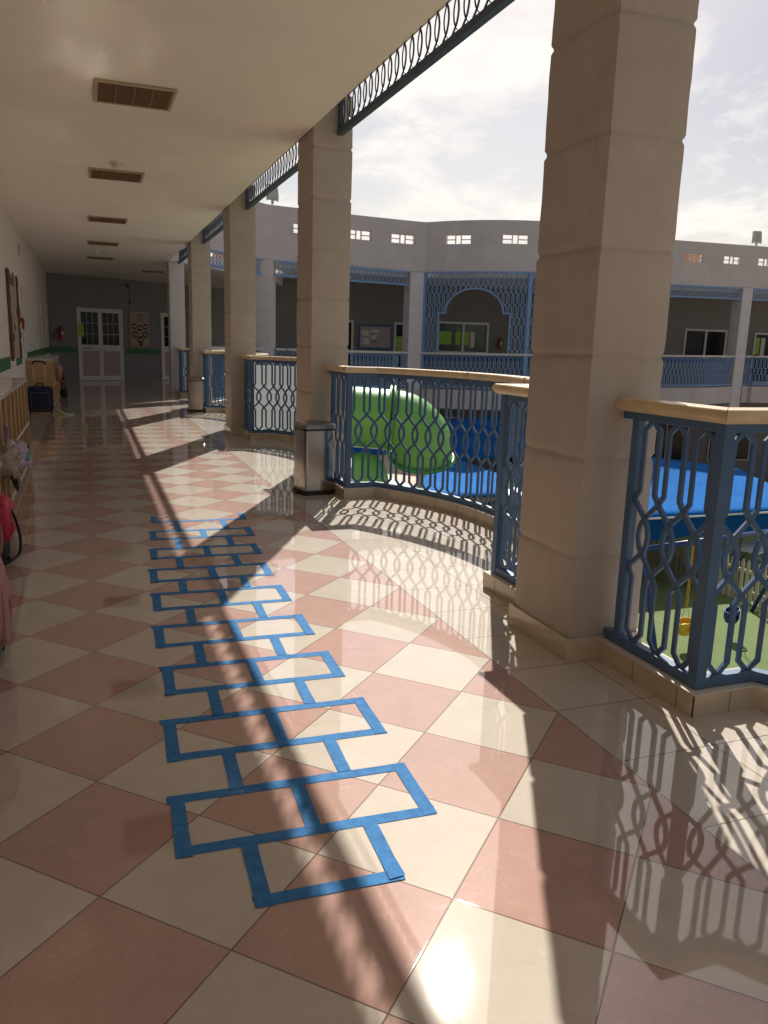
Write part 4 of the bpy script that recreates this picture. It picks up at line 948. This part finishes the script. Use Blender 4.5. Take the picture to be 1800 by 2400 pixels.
# facade line, left to right as seen from the near wing; outward (courtyard) is the +offset side
WM = (2.6, 23.75); WN = (5.55, 26.3); WP = (11.05, 27.0); WQ0 = (20.2, 27.0); WQ = (26.0, 27.05); WR = (31.6, 27.1); WS = (37.2, 27.1)
bays = [(WM, WN, 0.25), (WN, WP, 0.2), (WP, WQ0, 2.05), (WQ0, WQ, 0.2), (WQ, WR, 0.2), (WR, WS, 0.2)]
WIN_H = (5.07, 5.40)
def lift(o, x):                                       # small level difference along the far wing
    o.location.z += zoff(x)
def parapet_window(path, s0, s1, z0, z1, th):
    q, n_ = path.at((s0+s1)/2); zo = zoff(q.x); ux = Vector((-n_.y, n_.x))
    fr_ = MB(); w = s1-s0; c = q-n_*th*0.35
    def bar(a, b_, za, zb): fr_.obox(c+ux*((a+b_)/2-(s0+s1)/2), ux, (b_-a)/2, 0.03, za+zo, zb+zo)
    bar(s0, s0+0.025, z0, z1); bar(s1-0.025, s1, z0, z1); bar(s0+0.025, s1-0.025, z0, z0+0.022); bar(s0+0.025, s1-0.025, z1-0.022, z1)
    m1, m2 = s0+w*0.385, s0+w*0.60
    for m_ in (m1, m2): bar(m_-0.016, m_+0.016, z0+0.0225, z1-0.0225)
    zc = (z0+z1)/2; bar(s0+0.0255, m1-0.0165, zc-0.014, zc+0.014); bar(m2+0.0165, s1-0.0255, zc-0.014, zc+0.014)
    fr_.build('parapet_window', M['facade'], ob)
for bi, (A, B, sag) in enumerate(bays):
    A_, B_ = Vector(A), Vector(B); pav = bi == 2
    if pav: pth = Path([WP]+path_arc(WP[0]+0.32, WQ0[0]-0.32, 27.0, sag, 16)+[WQ0])
    else:
        n = 6; d = (B_-A_); nn = Vector((d.y, -d.x)).normalized(); pts = []
        for i in range(n+1):
            t_ = i/n; bow = sag*0.0; pts.append(tuple(A_+d*t_-nn*0.12*math.sin(PI*t_)*(1 if bi == 1 else 0)))
        pth = Path(pts)
    Ls = pth.len
    # parapet with real openings
    hl = []
    if pav: cs = [pth.len*0.145, pth.len*0.335, pth.len*0.52, pth.len*0.71, pth.len*0.88]
    elif bi == 0: cs = [Ls*0.72]
    elif bi == 1: cs = [Ls*0.25, Ls*0.60, Ls*0.90]
    else: cs = [Ls*0.16, Ls*0.5, Ls*0.84]
    for c in cs: hl.append((c-0.46, c+0.46, WIN_H[0], WIN_H[1]))
    grid_wall('parapet', None, None, 4.175, 5.86, 0.22, hl, M['facade'], ob, bowed=pth.offset(0.0))
    for h in hl: parapet_window(pth, h[0]+0.003, h[1]-0.003, h[2]+0.003, h[3]-0.003, 0.22)
    # slab edge, balcony bulge
    if pav: rp = pth
    else:
        d = (B_-A_); un = d.normalized(); nn = Vector((un.y, -un.x)); q0 = A_+un*0.30; q1 = B_-un*0.30; Lq = (q1-q0).length
        pts = [q0, q0+un*0.45, q0+un*0.45+nn*0.18]; m_ = 8; a0 = q0+un*0.45+nn*0.18; a1 = q1-un*0.45+nn*0.18
        for i in range(1, m_): pts.append(a0+(a1-a0)*i/m_+nn*0.45*math.sin(PI*i/m_))
        pts += [a1, q1-un*0.45, q1]; rp = Path(pts)
    sect(rp, 0.10, -0.6, -0.58, 0.10, M['facade'], 'slab_edge')
    # railing
    rt_ = thing('railing', None, None); rt_.parent = ob
    mid = rp.offset(0.02)
    def zpath(x): return zoff(x)
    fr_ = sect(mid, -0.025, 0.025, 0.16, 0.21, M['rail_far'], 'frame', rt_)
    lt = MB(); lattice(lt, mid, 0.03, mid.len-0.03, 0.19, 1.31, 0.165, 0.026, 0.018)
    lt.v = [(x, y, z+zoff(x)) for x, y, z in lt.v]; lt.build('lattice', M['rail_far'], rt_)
    sect(mid, -0.07, 0.07, 1.325, 1.40, M['paper'], 'handrail', rt_)
    # hung fretwork
    if not pav:
        d = (B_-A_); un = d.normalized(); q0 = A_+un*0.30; q1 = B_-un*0.30; fp = Path([q0, q1])
        ft = thing('fretwork_panel', None, None); ft.parent = ob
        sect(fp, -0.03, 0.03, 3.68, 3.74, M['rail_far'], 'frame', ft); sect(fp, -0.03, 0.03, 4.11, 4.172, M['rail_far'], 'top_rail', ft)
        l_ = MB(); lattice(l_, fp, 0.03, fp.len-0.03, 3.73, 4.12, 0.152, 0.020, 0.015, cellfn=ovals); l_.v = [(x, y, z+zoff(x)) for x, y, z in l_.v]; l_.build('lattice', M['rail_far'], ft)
# columns of the far wing
for i, (c, rz) in enumerate(((WM, R(20)), (WN, R(-28)), (WP, R(3)), (WQ0, 0), (WQ, R(2)), (WR, 0), (WS, 0))):
    if i == 0: continue
    o = column_mesh(0.55, 0.55, 8.46, pitch=0.4985, z_first=0.3, groove=0.007, step=0.5, seed=i, rough=0.0008).build('column', M['facade_col'], ob, smooth='auto')
    o.location = (c[0], c[1]+0.2, -4.3+zoff(c[0])); o.rotation_euler = (0, 0, rz)
# pavilion lattice screens following the bowed front
pv = Path(path_arc(WP[0]+0.32, WQ0[0]-0.32, 27.0, 2.05, 40)).offset(0.03)
ZT = 4.17
posts = [0.02, 3.78, 5.95, pv.len-0.02]
for i, (a, c) in enumerate(zip(posts, posts[1:])):
    st = thing('lattice_screen', None, None); st.parent = ob
    cx = (a+c)/2-0.02; w = (c-a)
    if i == 1: arch = None
    half = 1.27 if i != 1 else 0.0; zs_, zc_ = 2.76, 3.60
    rA = 1.04
    def inside(s_, z, cx=cx, half=half):
        if half == 0: return False
        if z < 2.77: return abs(s_-cx) < half
        u = (s_-cx)/rA
        if abs(u) >= 1: return False
        return z < 2.72+0.88*math.sqrt(1-u*u)
    clip = (lambda s_, z: not inside(s_, z)) if half else None
    l_ = MB()
    for za, zb in ((3.05, 4.13), (1.96, 3.05), (0.87, 1.96)):
        ck = (lambda s_, z: z > 1.41 and not inside(s_, z)); lattice(l_, pv, a+0.05, c-0.05, za, zb, 0.178, 0.026, 0.018, clip=ck)
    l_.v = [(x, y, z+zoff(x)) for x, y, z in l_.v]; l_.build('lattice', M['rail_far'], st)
    if half:
        pl = [(cx-half, 1.42), (cx-half, 2.77), (cx-rA+0.02, 2.77)]
        pl += [(cx-rA*math.cos(PI*k/20)*0.98, 2.77+0.83*math.sin(PI*k/20)) for k in range(1, 20)] + [(cx+rA-0.02, 2.77), (cx+half, 2.77), (cx+half, 1.42)]
        r_ = MB(); r_.ribbon(pl, 0.055, 0.05, pv.at); r_.v = [(x, y, z+zoff(x)) for x, y, z in r_.v]; r_.build('arch_trim', M['rail_far'], st)
    ps = MB(); q, n_ = pv.at(a); ps.obox(q, (-n_.y, n_.x), 0.06, 0.05, 0.1+zoff(q.x), ZT-0.001+zoff(q.x)); ps.build('post', M['rail_far'], st)
    sub = Path([tuple(pv.at(a+0.06+(c-a-0.12)*k/12)[0]) for k in range(13)])
    sect(sub, -0.03, 0.03, 4.12, 4.172, M['rail_far'], 'top_rail', st)
# soffit, upper floor and back wall
b = MB()
def prism(b, pts, z0, z1):
    n = len(pts); a = b.add([(x, y, z0+zoff(x)) for x, y in pts]); c = b.add([(x, y, z1+zoff(x)) for x, y in pts])
    b.face([a+i for i in range(n)][::-1]); b.face([c+i for i in range(n)])
    for i in range(n): b.face((a+i, a+(i+1) % n, c+(i+1) % n, c+i))
front = [(6.62, 28.2), (WN[0]+0.1, WN[1]+0.3)]+[(WP[0], WP[1]+0.22)]+[(x, y+0.24) for x, y in path_arc(WP[0]+0.4, WQ0[0]-0.4, 27.0, 2.05, 14)]+[(WQ0[0], 27.22), (26, 27.27), (38, 27.33)]
prism(b, front+[(38, 31.4), (6.62, 31.2)], 3.98, 4.17); b.build('soffit', M['ceiling'], ob)
b = MB(); prism(b, front+[(38, 31.4), (6.62, 31.2)], -0.58, 0.0); b.build('balcony_floor', M['plinth'], ob)
BW = Path([(6.6, 30.98), (38.0, 31.05)])
def X2s(x): return x-6.6
doors = [(9.0, 10.05, 0.01, 2.55, 'dark'), (11.78, 12.6, 0.01, 2.52, 'green'), (13.7, 16.1, 1.30, 2.6, 'pav'), (22.2, 23.2, 0.01, 2.45, 'dark'), (26.4, 28.9, 1.0, 2.55, 'dark'), (30.6, 31.9, 0.01, 2.45, 'lit'), (33.5, 35.6, 1.0, 2.5, 'dark')]
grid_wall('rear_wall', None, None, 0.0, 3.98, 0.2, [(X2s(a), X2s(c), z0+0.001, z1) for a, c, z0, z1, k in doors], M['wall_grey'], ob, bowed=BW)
def wpane(x0, x1, z0, z1, kind):
    zo = zoff((x0+x1)/2); y = 31.06; nm = 'window' if z0 > 0.5 else 'door'
    f = MB(); w = 0.09; z0 += zo; z1 += zo
    f.box((x0+0.002, y-0.09, z0), (x0+w, y+0.05, z1-0.002)); f.box((x1-w, y-0.09, z0), (x1-0.002, y+0.05, z1-0.002)); f.box((x0+w, y-0.09, z1-w), (x1-w, y+0.05, z1-0.002)); f.box((x0+w, y-0.09, z0), (x1-w, y+0.05, z0+w))
    wide = x1-x0 > 1.5
    if wide: f.box(((x0+x1)/2-0.05, y-0.085, z0+w), ((x0+x1)/2+0.05, y+0.045, z1-w))
    fo = f.build(nm, M['white'], ob)
    g_ = MB(); g_.box((x0+w, y-0.02, z0+w), (x1-w, y-0.01, z1-w)); g_.build('pane', M['glass_green'] if kind in ('pav',) else M['glass_dark'], fo)
    def pl(a, c, za, zb, m, nm_): q = MB(); q.box((a, y-0.03, za), (c, y-0.021, zb)); q.build(nm_, m, fo)
    if kind == 'green': pl(x0+w+0.005, x1-w-0.005, z0+1.35, z0+1.95, M['paper_green'], 'paper_notice')
    if kind == 'pav':
        za, zb = z0+0.36, z1-0.40
        pl(x0+w+0.01, x0+0.68, za, zb, M['paper_green'], 'yellow_blind'); pl(x0+0.86, x0+1.12, za, zb, M['paper_green'], 'yellow_blind'); pl(x0+1.26, x0+1.50, za, zb, M['paper_green'], 'yellow_blind'); pl(x0+1.56, x0+1.76, za-0.1, zb, M['paper'], 'lit_curtain')
    if kind == 'lit': pl(x0+0.14, x0+0.42, z0+1.4, z0+2.2, M['paper_green'], 'blind'); pl(x0+0.5, x0+0.75, z0+1.3, z0+2.2, M['paper'], 'blind')
for d in doors: wpane(*d)
b = MB(); b.box((10.06, 30.955, 1.0), (11.77, 30.974, 1.2)); b.build('stripe', M['green2'], ob)
b = MB()
for a, c in ((12.65, 20.4), (20.6, 22.15), (23.25, 30.55), (31.95, 37.5)): b.hexa([(a, 30.96, 1.0+zoff(a)), (c, 30.96, 1.0+zoff(c)), (c, 30.978, 1.0+zoff(c)), (a, 30.978, 1.0+zoff(a)), (a, 30.96, 1.2+zoff(a)), (c, 30.96, 1.2+zoff(c)), (c, 30.978, 1.2+zoff(c)), (a, 30.978, 1.2+zoff(a))])
b.build('stripe', M['bluestripe'], ob)
# ground floor arcade of the far wing
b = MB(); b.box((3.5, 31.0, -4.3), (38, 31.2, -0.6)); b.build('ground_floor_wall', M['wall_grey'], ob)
for x0 in (12.5, 17.2, 21.5, 24.6, 28.5, 32.5):
    b = MB(); b.box((x0, 30.93, -3.5), (x0+2.6, 30.985, -1.3)); fo = b.build('ground_floor_window', M['white'], ob)
    b = MB(); b.box((x0+0.06, 30.915, -3.44), (x0+1.27, 30.929, -1.36)); b.box((x0+1.33, 30.915, -3.44), (x0+2.54, 30.929, -1.36)); b.build('pane', M['glass_dark'], fo)
b = MB(); b.box((23.0, 30.85, -4.3), (30.0, 30.9, -3.75)); b.build('low_panel', M['ochre'], ob)
b = MB(); b.box((2.6, 31.2, 3.98), (38, 31.4, 4.5)); b.box((1.5, 35.2, -4.3), (38.0, 35.4, 3.9)); b.build('outer_wall', M['facade'], ob)
# rooftop parts glimpsed through the parapet openings
for x0, x1, y, z1 in ((5.0, 6.8, 33.0, 6.3), (28.4, 30.6, 37.0, 6.9), (31.2, 33.4, 37.0, 7.0)):
    t = thing('rooftop_hut', 'ochre rooftop wall seen through the '+('leftmost parapet opening' if x0 < 10 else 'right parapet openings'), 'rooftop hut', ((x0+x1)/2, y, 4.5), 0, 'ochre huts on the far roof')
    b = MB(); b.box((-(x1-x0)/2, 0, 0), ((x1-x0)/2, 1.2, z1-4.5)); b.build('walls', M['ochre'], t); b = MB(); b.box((-(x1-x0)/2-0.1, -0.1, z1-4.499), ((x1-x0)/2+0.1, 1.3, z1-4.38)); b.build('roof', M['ochre'], t)

def board_far():
    t = thing('notice_board', 'grey notice board with blue patterned border and white papers on the far wing', 'notice board', (10.24, 30.96, 1.43))
    b = MB(); b.box((0, -0.03, 0), (1.45, -0.002, 0.98)); b.build('backing', M['grey_felt'], t)
    b = MB(); rnd = random.Random(2)
    for i in range(14):
        x = 1.45*i/14
        for z in (0.0, 0.90): b.box((x+0.004, -0.04, z), (x+0.098, -0.031, z+0.08))
    for i in range(9):
        z = 0.09+0.8*i/9
        for x in (0.0, 1.37): b.box((x, -0.04, z+0.004), (x+0.08, -0.031, z+0.084))
    b.build('border', M['paper_blue'], t)
    for (x, z, w, h) in ((0.12, 0.52, 0.36, 0.22), (0.12, 0.20, 0.36, 0.24), (0.54, 0.66, 0.34, 0.13), (0.54, 0.40, 0.24, 0.20)):
        b = MB(); b.box((x, -0.038, z), (x+w, -0.031, z+h)); b.build('paper', M['paper'], t)
    b = MB()
    for (x, z) in ((0.16, 0.56), (0.42, 0.56), (0.16, 0.36), (0.17, 0.26), (0.56, 0.56), (0.62, 0.57), (0.6, 0.30), (0.72, 0.28), (0.66, 0.31)): b.box((x, -0.042, z), (x+0.045, -0.0385, z+0.05))
    b.build('picture', M['paper_brown'], t)
board_far()
extinguisher((16.6, 30.95, 1.52+0.06), 0, 'red fire extinguisher seen under the blue arch across the courtyard', 1.0)
def floodlight(loc, rz, label):
    t = thing('floodlight', label, 'floodlight', loc, rz, 'grey floodlights on the far parapet')
    b = MB(); b.box((-0.03, -0.03, 0), (0.03, 0.03, 0.12)); b.box((-0.20, -0.02, 0.1205), (0.20, 0.02, 0.15)); b.box((-0.215, -0.02, 0.1), (-0.19, 0.02, 0.35)); b.box((0.19, -0.02, 0.1), (0.215, 0.02, 0.35)); b.build('bracket', M['lamp_grey'], t)
    b = MB(); b.hexa([(-0.18, -0.10, 0.16), (0.18, -0.10, 0.16), (0.18, 0.06, 0.16), (-0.18, 0.06, 0.16), (-0.18, -0.02, 0.60), (0.18, -0.02, 0.60), (0.18, 0.10, 0.58), (-0.18, 0.10, 0.58)]); b.build('housing', M['lamp_grey'], t, bevel=0.01)
    b = MB(); b.hexa([(x, y+0.17 if z < 0.3 else y+0.143, z) for x, y, z in [(-0.15, -0.103, 0.20), (0.15, -0.103, 0.20), (0.15, -0.095, 0.20), (-0.15, -0.095, 0.20), (-0.15, -0.036, 0.56), (0.15, -0.036, 0.56), (0.15, -0.028, 0.56), (-0.15, -0.028, 0.56)]]); b.build('lens', M['glass_dark'], t)
floodlight((5.72, 26.25, 5.862), R(20), 'floodlight on the far parapet between the second and third near columns'); floodlight((26.3, 27.15, 5.862+zoff(26.3)), R(-8), 'floodlight on the far parapet at the right edge')

# ------------------------------------------------------------------ courtyard
GZ = -4.3
b = MB(); b.box((-60, -60, GZ-0.3), (120, 160, GZ)); tag(b.build('ground', M['paving']), kind='structure')
b = MB()
pts = [(6.0, 4.0), (22.5, 4.0), (22.5, 25.0), (8.5, 25.0)]
nx, ny = 40, 50
for i in range(nx):
    for j in range(ny):
        pass
b.box((6.5, 2.0, GZ+0.001), (24.0, 24.5, GZ+0.02)); tag(b.build('artificial_turf', M['turf']), kind='stuff')

def canopy(name, label, corners, m, posts, trim_edge=None, th=0.03, seams=None):
    t = thing(name, label, 'shade canopy', (0, 0, 0), 0, 'blue shade canopies over the playground')
    b = MB(); n = 10; A, B, C_, D_ = [Vector(c) for c in corners]; g_ = []
    for i in range(n+1):
        row = []
        for j in range(n+1):
            u, v = i/n, j/n; p = (A*(1-u)+B*u)*(1-v)+(D_*(1-u)+C_*u)*v
            p = p+Vector((0, 0, -0.10*math.sin(PI*u)*math.sin(PI*v)+0.015*noise.noise(p*1.3))); row.append(p)
        g_.append(b.add(row))
    for i in range(n):
        for j in range(n): b.face((g_[i]+j, g_[i+1]+j, g_[i+1]+j+1, g_[i]+j+1))
    o = b.build('fabric', m, t, smooth=True); s = o.modifiers.new('s', 'SOLIDIFY'); s.thickness = th; s.offset = -1
    if trim_edge:
        b = MB(); p, q = Vector(corners[trim_edge[0]]), Vector(corners[trim_edge[1]]); b.tube([p+(q-p)*k/12+Vector((0, -0.01, -0.01)) for k in range(13)], 0.028, 8); b.build('edge_cord', M['trim'], t)
    if seams:
        b = MB()
        for v in seams:
            l_ = []
            for i in range(n+1):
                u = i/n; p = (A*(1-u)+B*u)*(1-v)+(D_*(1-u)+C_*u)*v; l_.append(p+Vector((0, 0, -0.10*math.sin(PI*u)*math.sin(PI*v)+0.012)))
            b.tube(l_, 0.012, 5)
        b.build('seam', M['canopy_shaded'], t)
    for p in posts:
        b = MB(); b.tube([(p[0], p[1], GZ+0.02), (p[0], p[1], p[2])], 0.05, 10); b.build('post', M['rail'], t)
    return t
canopy('shade_canopy', 'blue canopy with white front cord, behind the right hand railing',
       [(10.2, 16.07, -2.5), (19.0, 16.07, -2.5), (19.6, 20.0, -1.98), (12.0, 20.0, -1.02)], M['canopy'], [(18.8, 16.2, -2.6), (12.2, 19.8, -1.3)], (0, 1), seams=[0.42, 0.72])
canopy('shade_canopy', 'light blue sunlit canopy right of the green slide', [(6.2, 15.4, -1.58), (9.55, 14.9, -1.56), (9.72, 20.7, -1.5), (9.66, 20.75, -1.5)], M['canopy'], [(9.6, 20.5, -1.6)])
canopy('shade_canopy', 'steep canopy in shade-darkened blue rising behind the green slide', [(4.2, 22.6, -2.1), (17.0, 21.9, -1.62), (18.6, 25.2, -0.55), (5.6, 25.4, -1.15)], M['canopy_shaded'], [(5.0, 23, -1.9), (16.8, 22.4, -1.6)])
# dark sheet added for the shaded underside of the right canopy
t = thing('underside_shade_sheet', 'dark blue sheet standing in for the shaded underside of the right canopy', 'shade sheet'); b = MB(); n = 24; r0 = []
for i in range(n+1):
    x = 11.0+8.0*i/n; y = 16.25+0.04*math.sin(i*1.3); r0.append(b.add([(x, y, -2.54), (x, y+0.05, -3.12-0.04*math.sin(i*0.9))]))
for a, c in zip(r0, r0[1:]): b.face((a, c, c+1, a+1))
o = b.build('fabric', M['canopy_shaded'], t); s = o.modifiers.new('s', 'SOLIDIFY'); s.thickness = 0.01

# tube slide: enclosed green tube with an elbow, plus the lower chute
SC = 15.0/12.0
def S(p): return Vector((p[0]*SC, p[1]*SC, EYE+(p[2]-EYE)*SC))
sl = thing('tube_slide', 'big green tube slide with an elbow and open lower end in the courtyard', 'slide')
a0 = S((3.05, 11.75, 0.50)); a1 = S((3.69, 11.47, 0.50)); a2 = S((4.27, 11.24, 0.47))
RV = (a2-a1); RV.z = 0; RV.normalize()
RB = 0.47*SC
AW = Vector((fw.x, fw.y, 0)).normalized()
bend = [a2+RV*RB*math.sin(R(q))*1.05+AW*RB*0.30*(1-math.cos(R(q)))+Vector((0, 0, -RB*(1-math.cos(R(q))))) for q in (0, 11, 22, 33, 45, 57, 68, 79, 90)]
bend.append(bend[-1]+Vector((0, 0, -0.12))+AW*0.045)
a4, a5 = bend[-2], bend[-1]
def catmull(pts, k=6):
    out = []
    for i in range(len(pts)-1):
        p0 = pts[max(0, i-1)]; p1 = pts[i]; p2 = pts[i+1]; p3 = pts[min(len(pts)-1, i+2)]
        for j in range(k): u = j/k; out.append(0.5*((2*p1)+(p2-p0)*u+(2*p0-5*p1+4*p2-p3)*u*u+(3*p1-p0-3*p2+p3)*u**3))
    out.append(pts[-1]); return out
RT = 0.455*SC
b = MB(); b.tube(catmull([a0, a1, a2]), RT, 40, cap=False); b.tube([a0+(a1-a0)*0.01, a0-(a1-a0)*0.6-Vector((0, 0, 0.05))], RT, 40, cap=False); o = b.build('tube', M['slide'], sl, smooth=True, recalc=False); s = o.modifiers.new('s', 'SOLIDIFY'); s.thickness = 0.02
b = MB(); b.tube(bend, [RT*(1+0.004*i) for i in range(len(bend))], 40, cap=False); o = b.build('elbow', M['slide'], sl, smooth=True, recalc=False); s = o.modifiers.new('s', 'SOLIDIFY'); s.thickness = 0.02
d = (a2-a1).normalized()
for off in (-0.035, 0.035):
    b = MB(); b.tube([a2+d*(off-0.012), a2+d*(off+0.012)], RT+0.085, 40); b.build('flange', M['slide'], sl, smooth='auto')
b = MB(); cc = a5; d5 = (a5-a4).normalized(); ref = d5.cross(Vector((0, 1, 0.3))).normalized(); w5 = d5.cross(ref)
b.tube([cc+(ref*math.cos(2*PI*k/40)+w5*math.sin(2*PI*k/40))*RT*1.08 for k in range(40)], 0.04, 8, closed=True); b.build('end_rim', M['slide2'], sl, smooth=True)
# lower chute
c0 = S((3.90, 11.24, -0.02)); px_ = 0.0068*SC; RVp = Vector((rt.x, rt.y, 0))
prof_ = ((0, 0, 3), (0, 2, 16), (-1, 8, 30), (-3, 22, 44), (-7, 45, 56), (-11, 80, 64), (-16, 130, 70), (-20, 220, 72))
b = MB(); b.tube([c0+RVp*(u*px_)+Vector((0, 0, -v*px_)) for u, v, r_ in prof_], [r_*px_ for u, v, r_ in prof_], 36); b.build('lower_dome', M['slide'], sl, smooth='auto')
b = MB(); b.tube([c0+RVp*(u*px_)+Vector((0, 0, -v*px_)) for u, v in ((6, 0), (18, 22), (32, 50), (46, 85), (60, 130))], 0.045, 10); b.build('chute_lip', M['slide2'], sl, smooth=True)
b = MB(); q4 = [c0+RVp*(u*px_)+Vector((0.0, 0.0, -v*px_)) for u, v in ((4, 4), (16, 24), (30, 52), (44, 87), (58, 132))]; q5 = [p+Vector((-0.38, 0.25, -0.10*i-0.05)) for i, p in enumerate(q4)]; a_ = b.add(q4); c_2 = b.add(q5); [b.face((a_+i, a_+i+1, c_2+i+1, c_2+i)) for i in range(4)]
o = b.build('chute_side', M['slide2'], sl, smooth=True); s = o.modifiers.new('s', 'SOLIDIFY'); s.thickness = 0.02
for p in ((4.7, 15.3), (6.2, 14.6)):
    b = MB(); b.tube([(p[0], p[1], GZ), (p[0], p[1], -0.4)], 0.06, 10); b.build('support_post', M['steel_dark'], sl)
t = thing('play_deck', 'pale grey and tan flat roof panels under the green slide', 'play deck roof', (0, 0, 0))
for k, (xa, xb, m_) in enumerate(((4.9, 6.35, M['deck']), (6.36, 7.3, M['deck']), (7.31, 9.3, M['decktan']))):
    b = MB(); b.box((xa, 15.9, -1.85), (xb, 23.0, -1.75)); b.build('roof_panel', m_, t, bevel=0.004)
for p in ((5.0, 16.1), (9.2, 16.1), (9.2, 22.8), (5.0, 22.8)):
    b = MB(); b.tube([(p[0], p[1], GZ), (p[0], p[1], -1.851)], 0.06, 8); b.build('post', M['deck'], t)

tw = thing('added_shade_tower', 'unseen roofed tower added behind the large near column to shade the turf', 'shadow caster', (10.35, 15.75, GZ+0.02), R(-33))  # hidden tower added so that its roof casts shade on the turf
for x_ in (-1.0, 1.0):
    for y_ in (-1.0, 1.0): b = MB(); b.box((x_-0.07, y_-0.07, 0), (x_+0.07, y_+0.07, 3.0)); b.build('post', M['blueplastic'], tw)
b = MB(); b.box((-1.1, -1.1, 1.3), (1.1, 1.1, 1.4)); b.build('platform', M['fence_dark'], tw)
b = MB(); a_ = b.add([(-1.4, -1.7, 2.75), (1.4, -1.7, 2.75), (1.4, 2.6, 2.75), (-1.4, 2.6, 2.75), (0, 0.4, 3.2)]); [b.face((a_+i, a_+(i+1) % 4, a_+4)) for i in range(4)]; b.face((a_+3, a_+2, a_+1, a_)); b.build('roof', M['slide2'], tw)
b = MB(); b.box((-1.0, -1.06, 1.41), (1.0, -1.02, 2.2)); b.box((-1.0, 1.02, 1.41), (1.0, 1.06, 2.2)); b.build('side_panel', M['yellow'], tw)

def picket(x0, y0, x1, y1, h, label, m, gap=0.155):
    t = thing('picket_fence', label, 'fence', (x0, y0, GZ+0.02)); Lf = math.hypot(x1-x0, y1-y0); t.rotation_euler = (0, 0, math.atan2(y1-y0, x1-x0)); t['group'] = 'picket fences on the turf'
    b = MB(); b.box((0, 0.012, 0.22), (Lf, 0.04, 0.30)); b.box((0, 0.012, h-0.34), (Lf, 0.04, h-0.26)); b.build('rails', m, t)
    n = int(Lf/gap)
    for i in range(n+1):
        x = i*Lf/n; q = MB(); w = 0.045
        prof = [(x-w, 0.0), (x+w, 0.0), (x+w, h-0.12), (x+w*0.75, h-0.05), (x, h), (x-w*0.75, h-0.05), (x-w, h-0.12)]
        a = q.add([(u, -0.010, v) for u, v in prof]); c = q.add([(u, 0.011, v) for u, v in prof]); k = len(prof)
        q.face([a+j for j in range(k)]); q.face([c+j for j in range(k)][::-1])
        for j in range(k): q.face((a+j, a+(j+1) % k, c+(j+1) % k, c+j))
        q.build('picket', m, t)
picket(14.74, 15.6, 15.0, 11.6, 1.05, 'cream picket fence on the turf below the right hand railing', M['fence'])
picket(13.55, 18.0, 14.4, 15.5, 1.0, 'brown picket fence beside the swing, seen left of the railing post', M['fence_dark'])

sw = thing('swing_frame', 'dark blue steel swing frame on the turf', 'swing frame')
b = MB(); b.tube([(9.6, 11.9, -2.05), (14.6, 12.75, -2.05)], 0.06, 12); b.build('top_beam', M['blueplastic'], sw, smooth=True)
for x, y in ((9.7, 11.9), (14.5, 12.75)):
    for s_g in (-1, 1): b = MB(); b.tube([(x, y, -2.05), (x-0.1, y+s_g*0.9, GZ+0.02)], 0.045, 10); b.build('leg', M['blueplastic'], sw, smooth=True)
def swing(x, y, z, m, cm, label):
    t = thing('bucket_swing', label, 'swing', (x, y, z), R(15), 'bucket swings hanging over the turf')
    b = MB(); prof = [(0.06, 0.0), (0.13, 0.02), (0.17, 0.10), (0.18, 0.22), (0.165, 0.30)]; n = 18
    rings = [b.add([(r_*math.cos(2*PI*k/n), r_*0.85*math.sin(2*PI*k/n), zz+(0.04*math.cos(2*PI*k/n) if zz > 0.2 else 0)) for k in range(n)]) for r_, zz in prof]
    for a, c in zip(rings, rings[1:]):
        for k in range(n):
            if a == rings[2] and k in (12, 13, 14): continue
            b.face((a+k, a+(k+1) % n, c+(k+1) % n, c+k))
    b.face([rings[0]+k for k in range(n)]); o = b.build('seat', m, t, smooth=True); s = o.modifiers.new('s', 'SOLIDIFY'); s.thickness = 0.015
    b = MB(); b.box((-0.16, -0.02, 0.20), (0.16, 0.02, 0.24)); b.build('safety_bar', m, t, bevel=0.005)
    for sx in (-1, 1):
        b = MB(); b.tube([(sx*0.15, 0, 0.28), (sx*0.03, 0, 0.62), (sx*0.02, 0, -2.08-z)], 0.008, 6); b.build('chain', cm, t)
swing(11.1, 12.15, -4.03+0.05, M['yellow'], M['yellow'], 'yellow bucket swing with yellow chains')
swing(12.55, 12.4, -3.95, M['blueplastic'], M['chain'], 'dark blue bucket swing over the sunlit turf')
t = thing('picnic_table', 'white picnic table in the shade at the right edge of the turf', 'table', (17.2, 16.4, GZ+0.02), R(20))
b = MB(); b.box((-0.8, -0.4, 0.70), (0.8, 0.4, 0.74)); b.build('tabletop', M['trim'], t)
for y_ in (-0.75, 0.75): b = MB(); b.box((-0.8, y_-0.14, 0.42), (0.8, y_+0.14, 0.45)); b.build('bench_seat', M['trim'], t)
for x_ in (-0.6, 0.6):
    b = MB(); b.tube([(x_, -0.8, 0), (x_, -0.25, 0.70)], 0.025, 8); b.tube([(x_, 0.8, 0), (x_, 0.25, 0.70)], 0.025, 8); b.tube([(x_, -0.75, 0.41), (x_, 0.75, 0.41)], 0.02, 8); b.build('leg', M['steel_dark'], t)
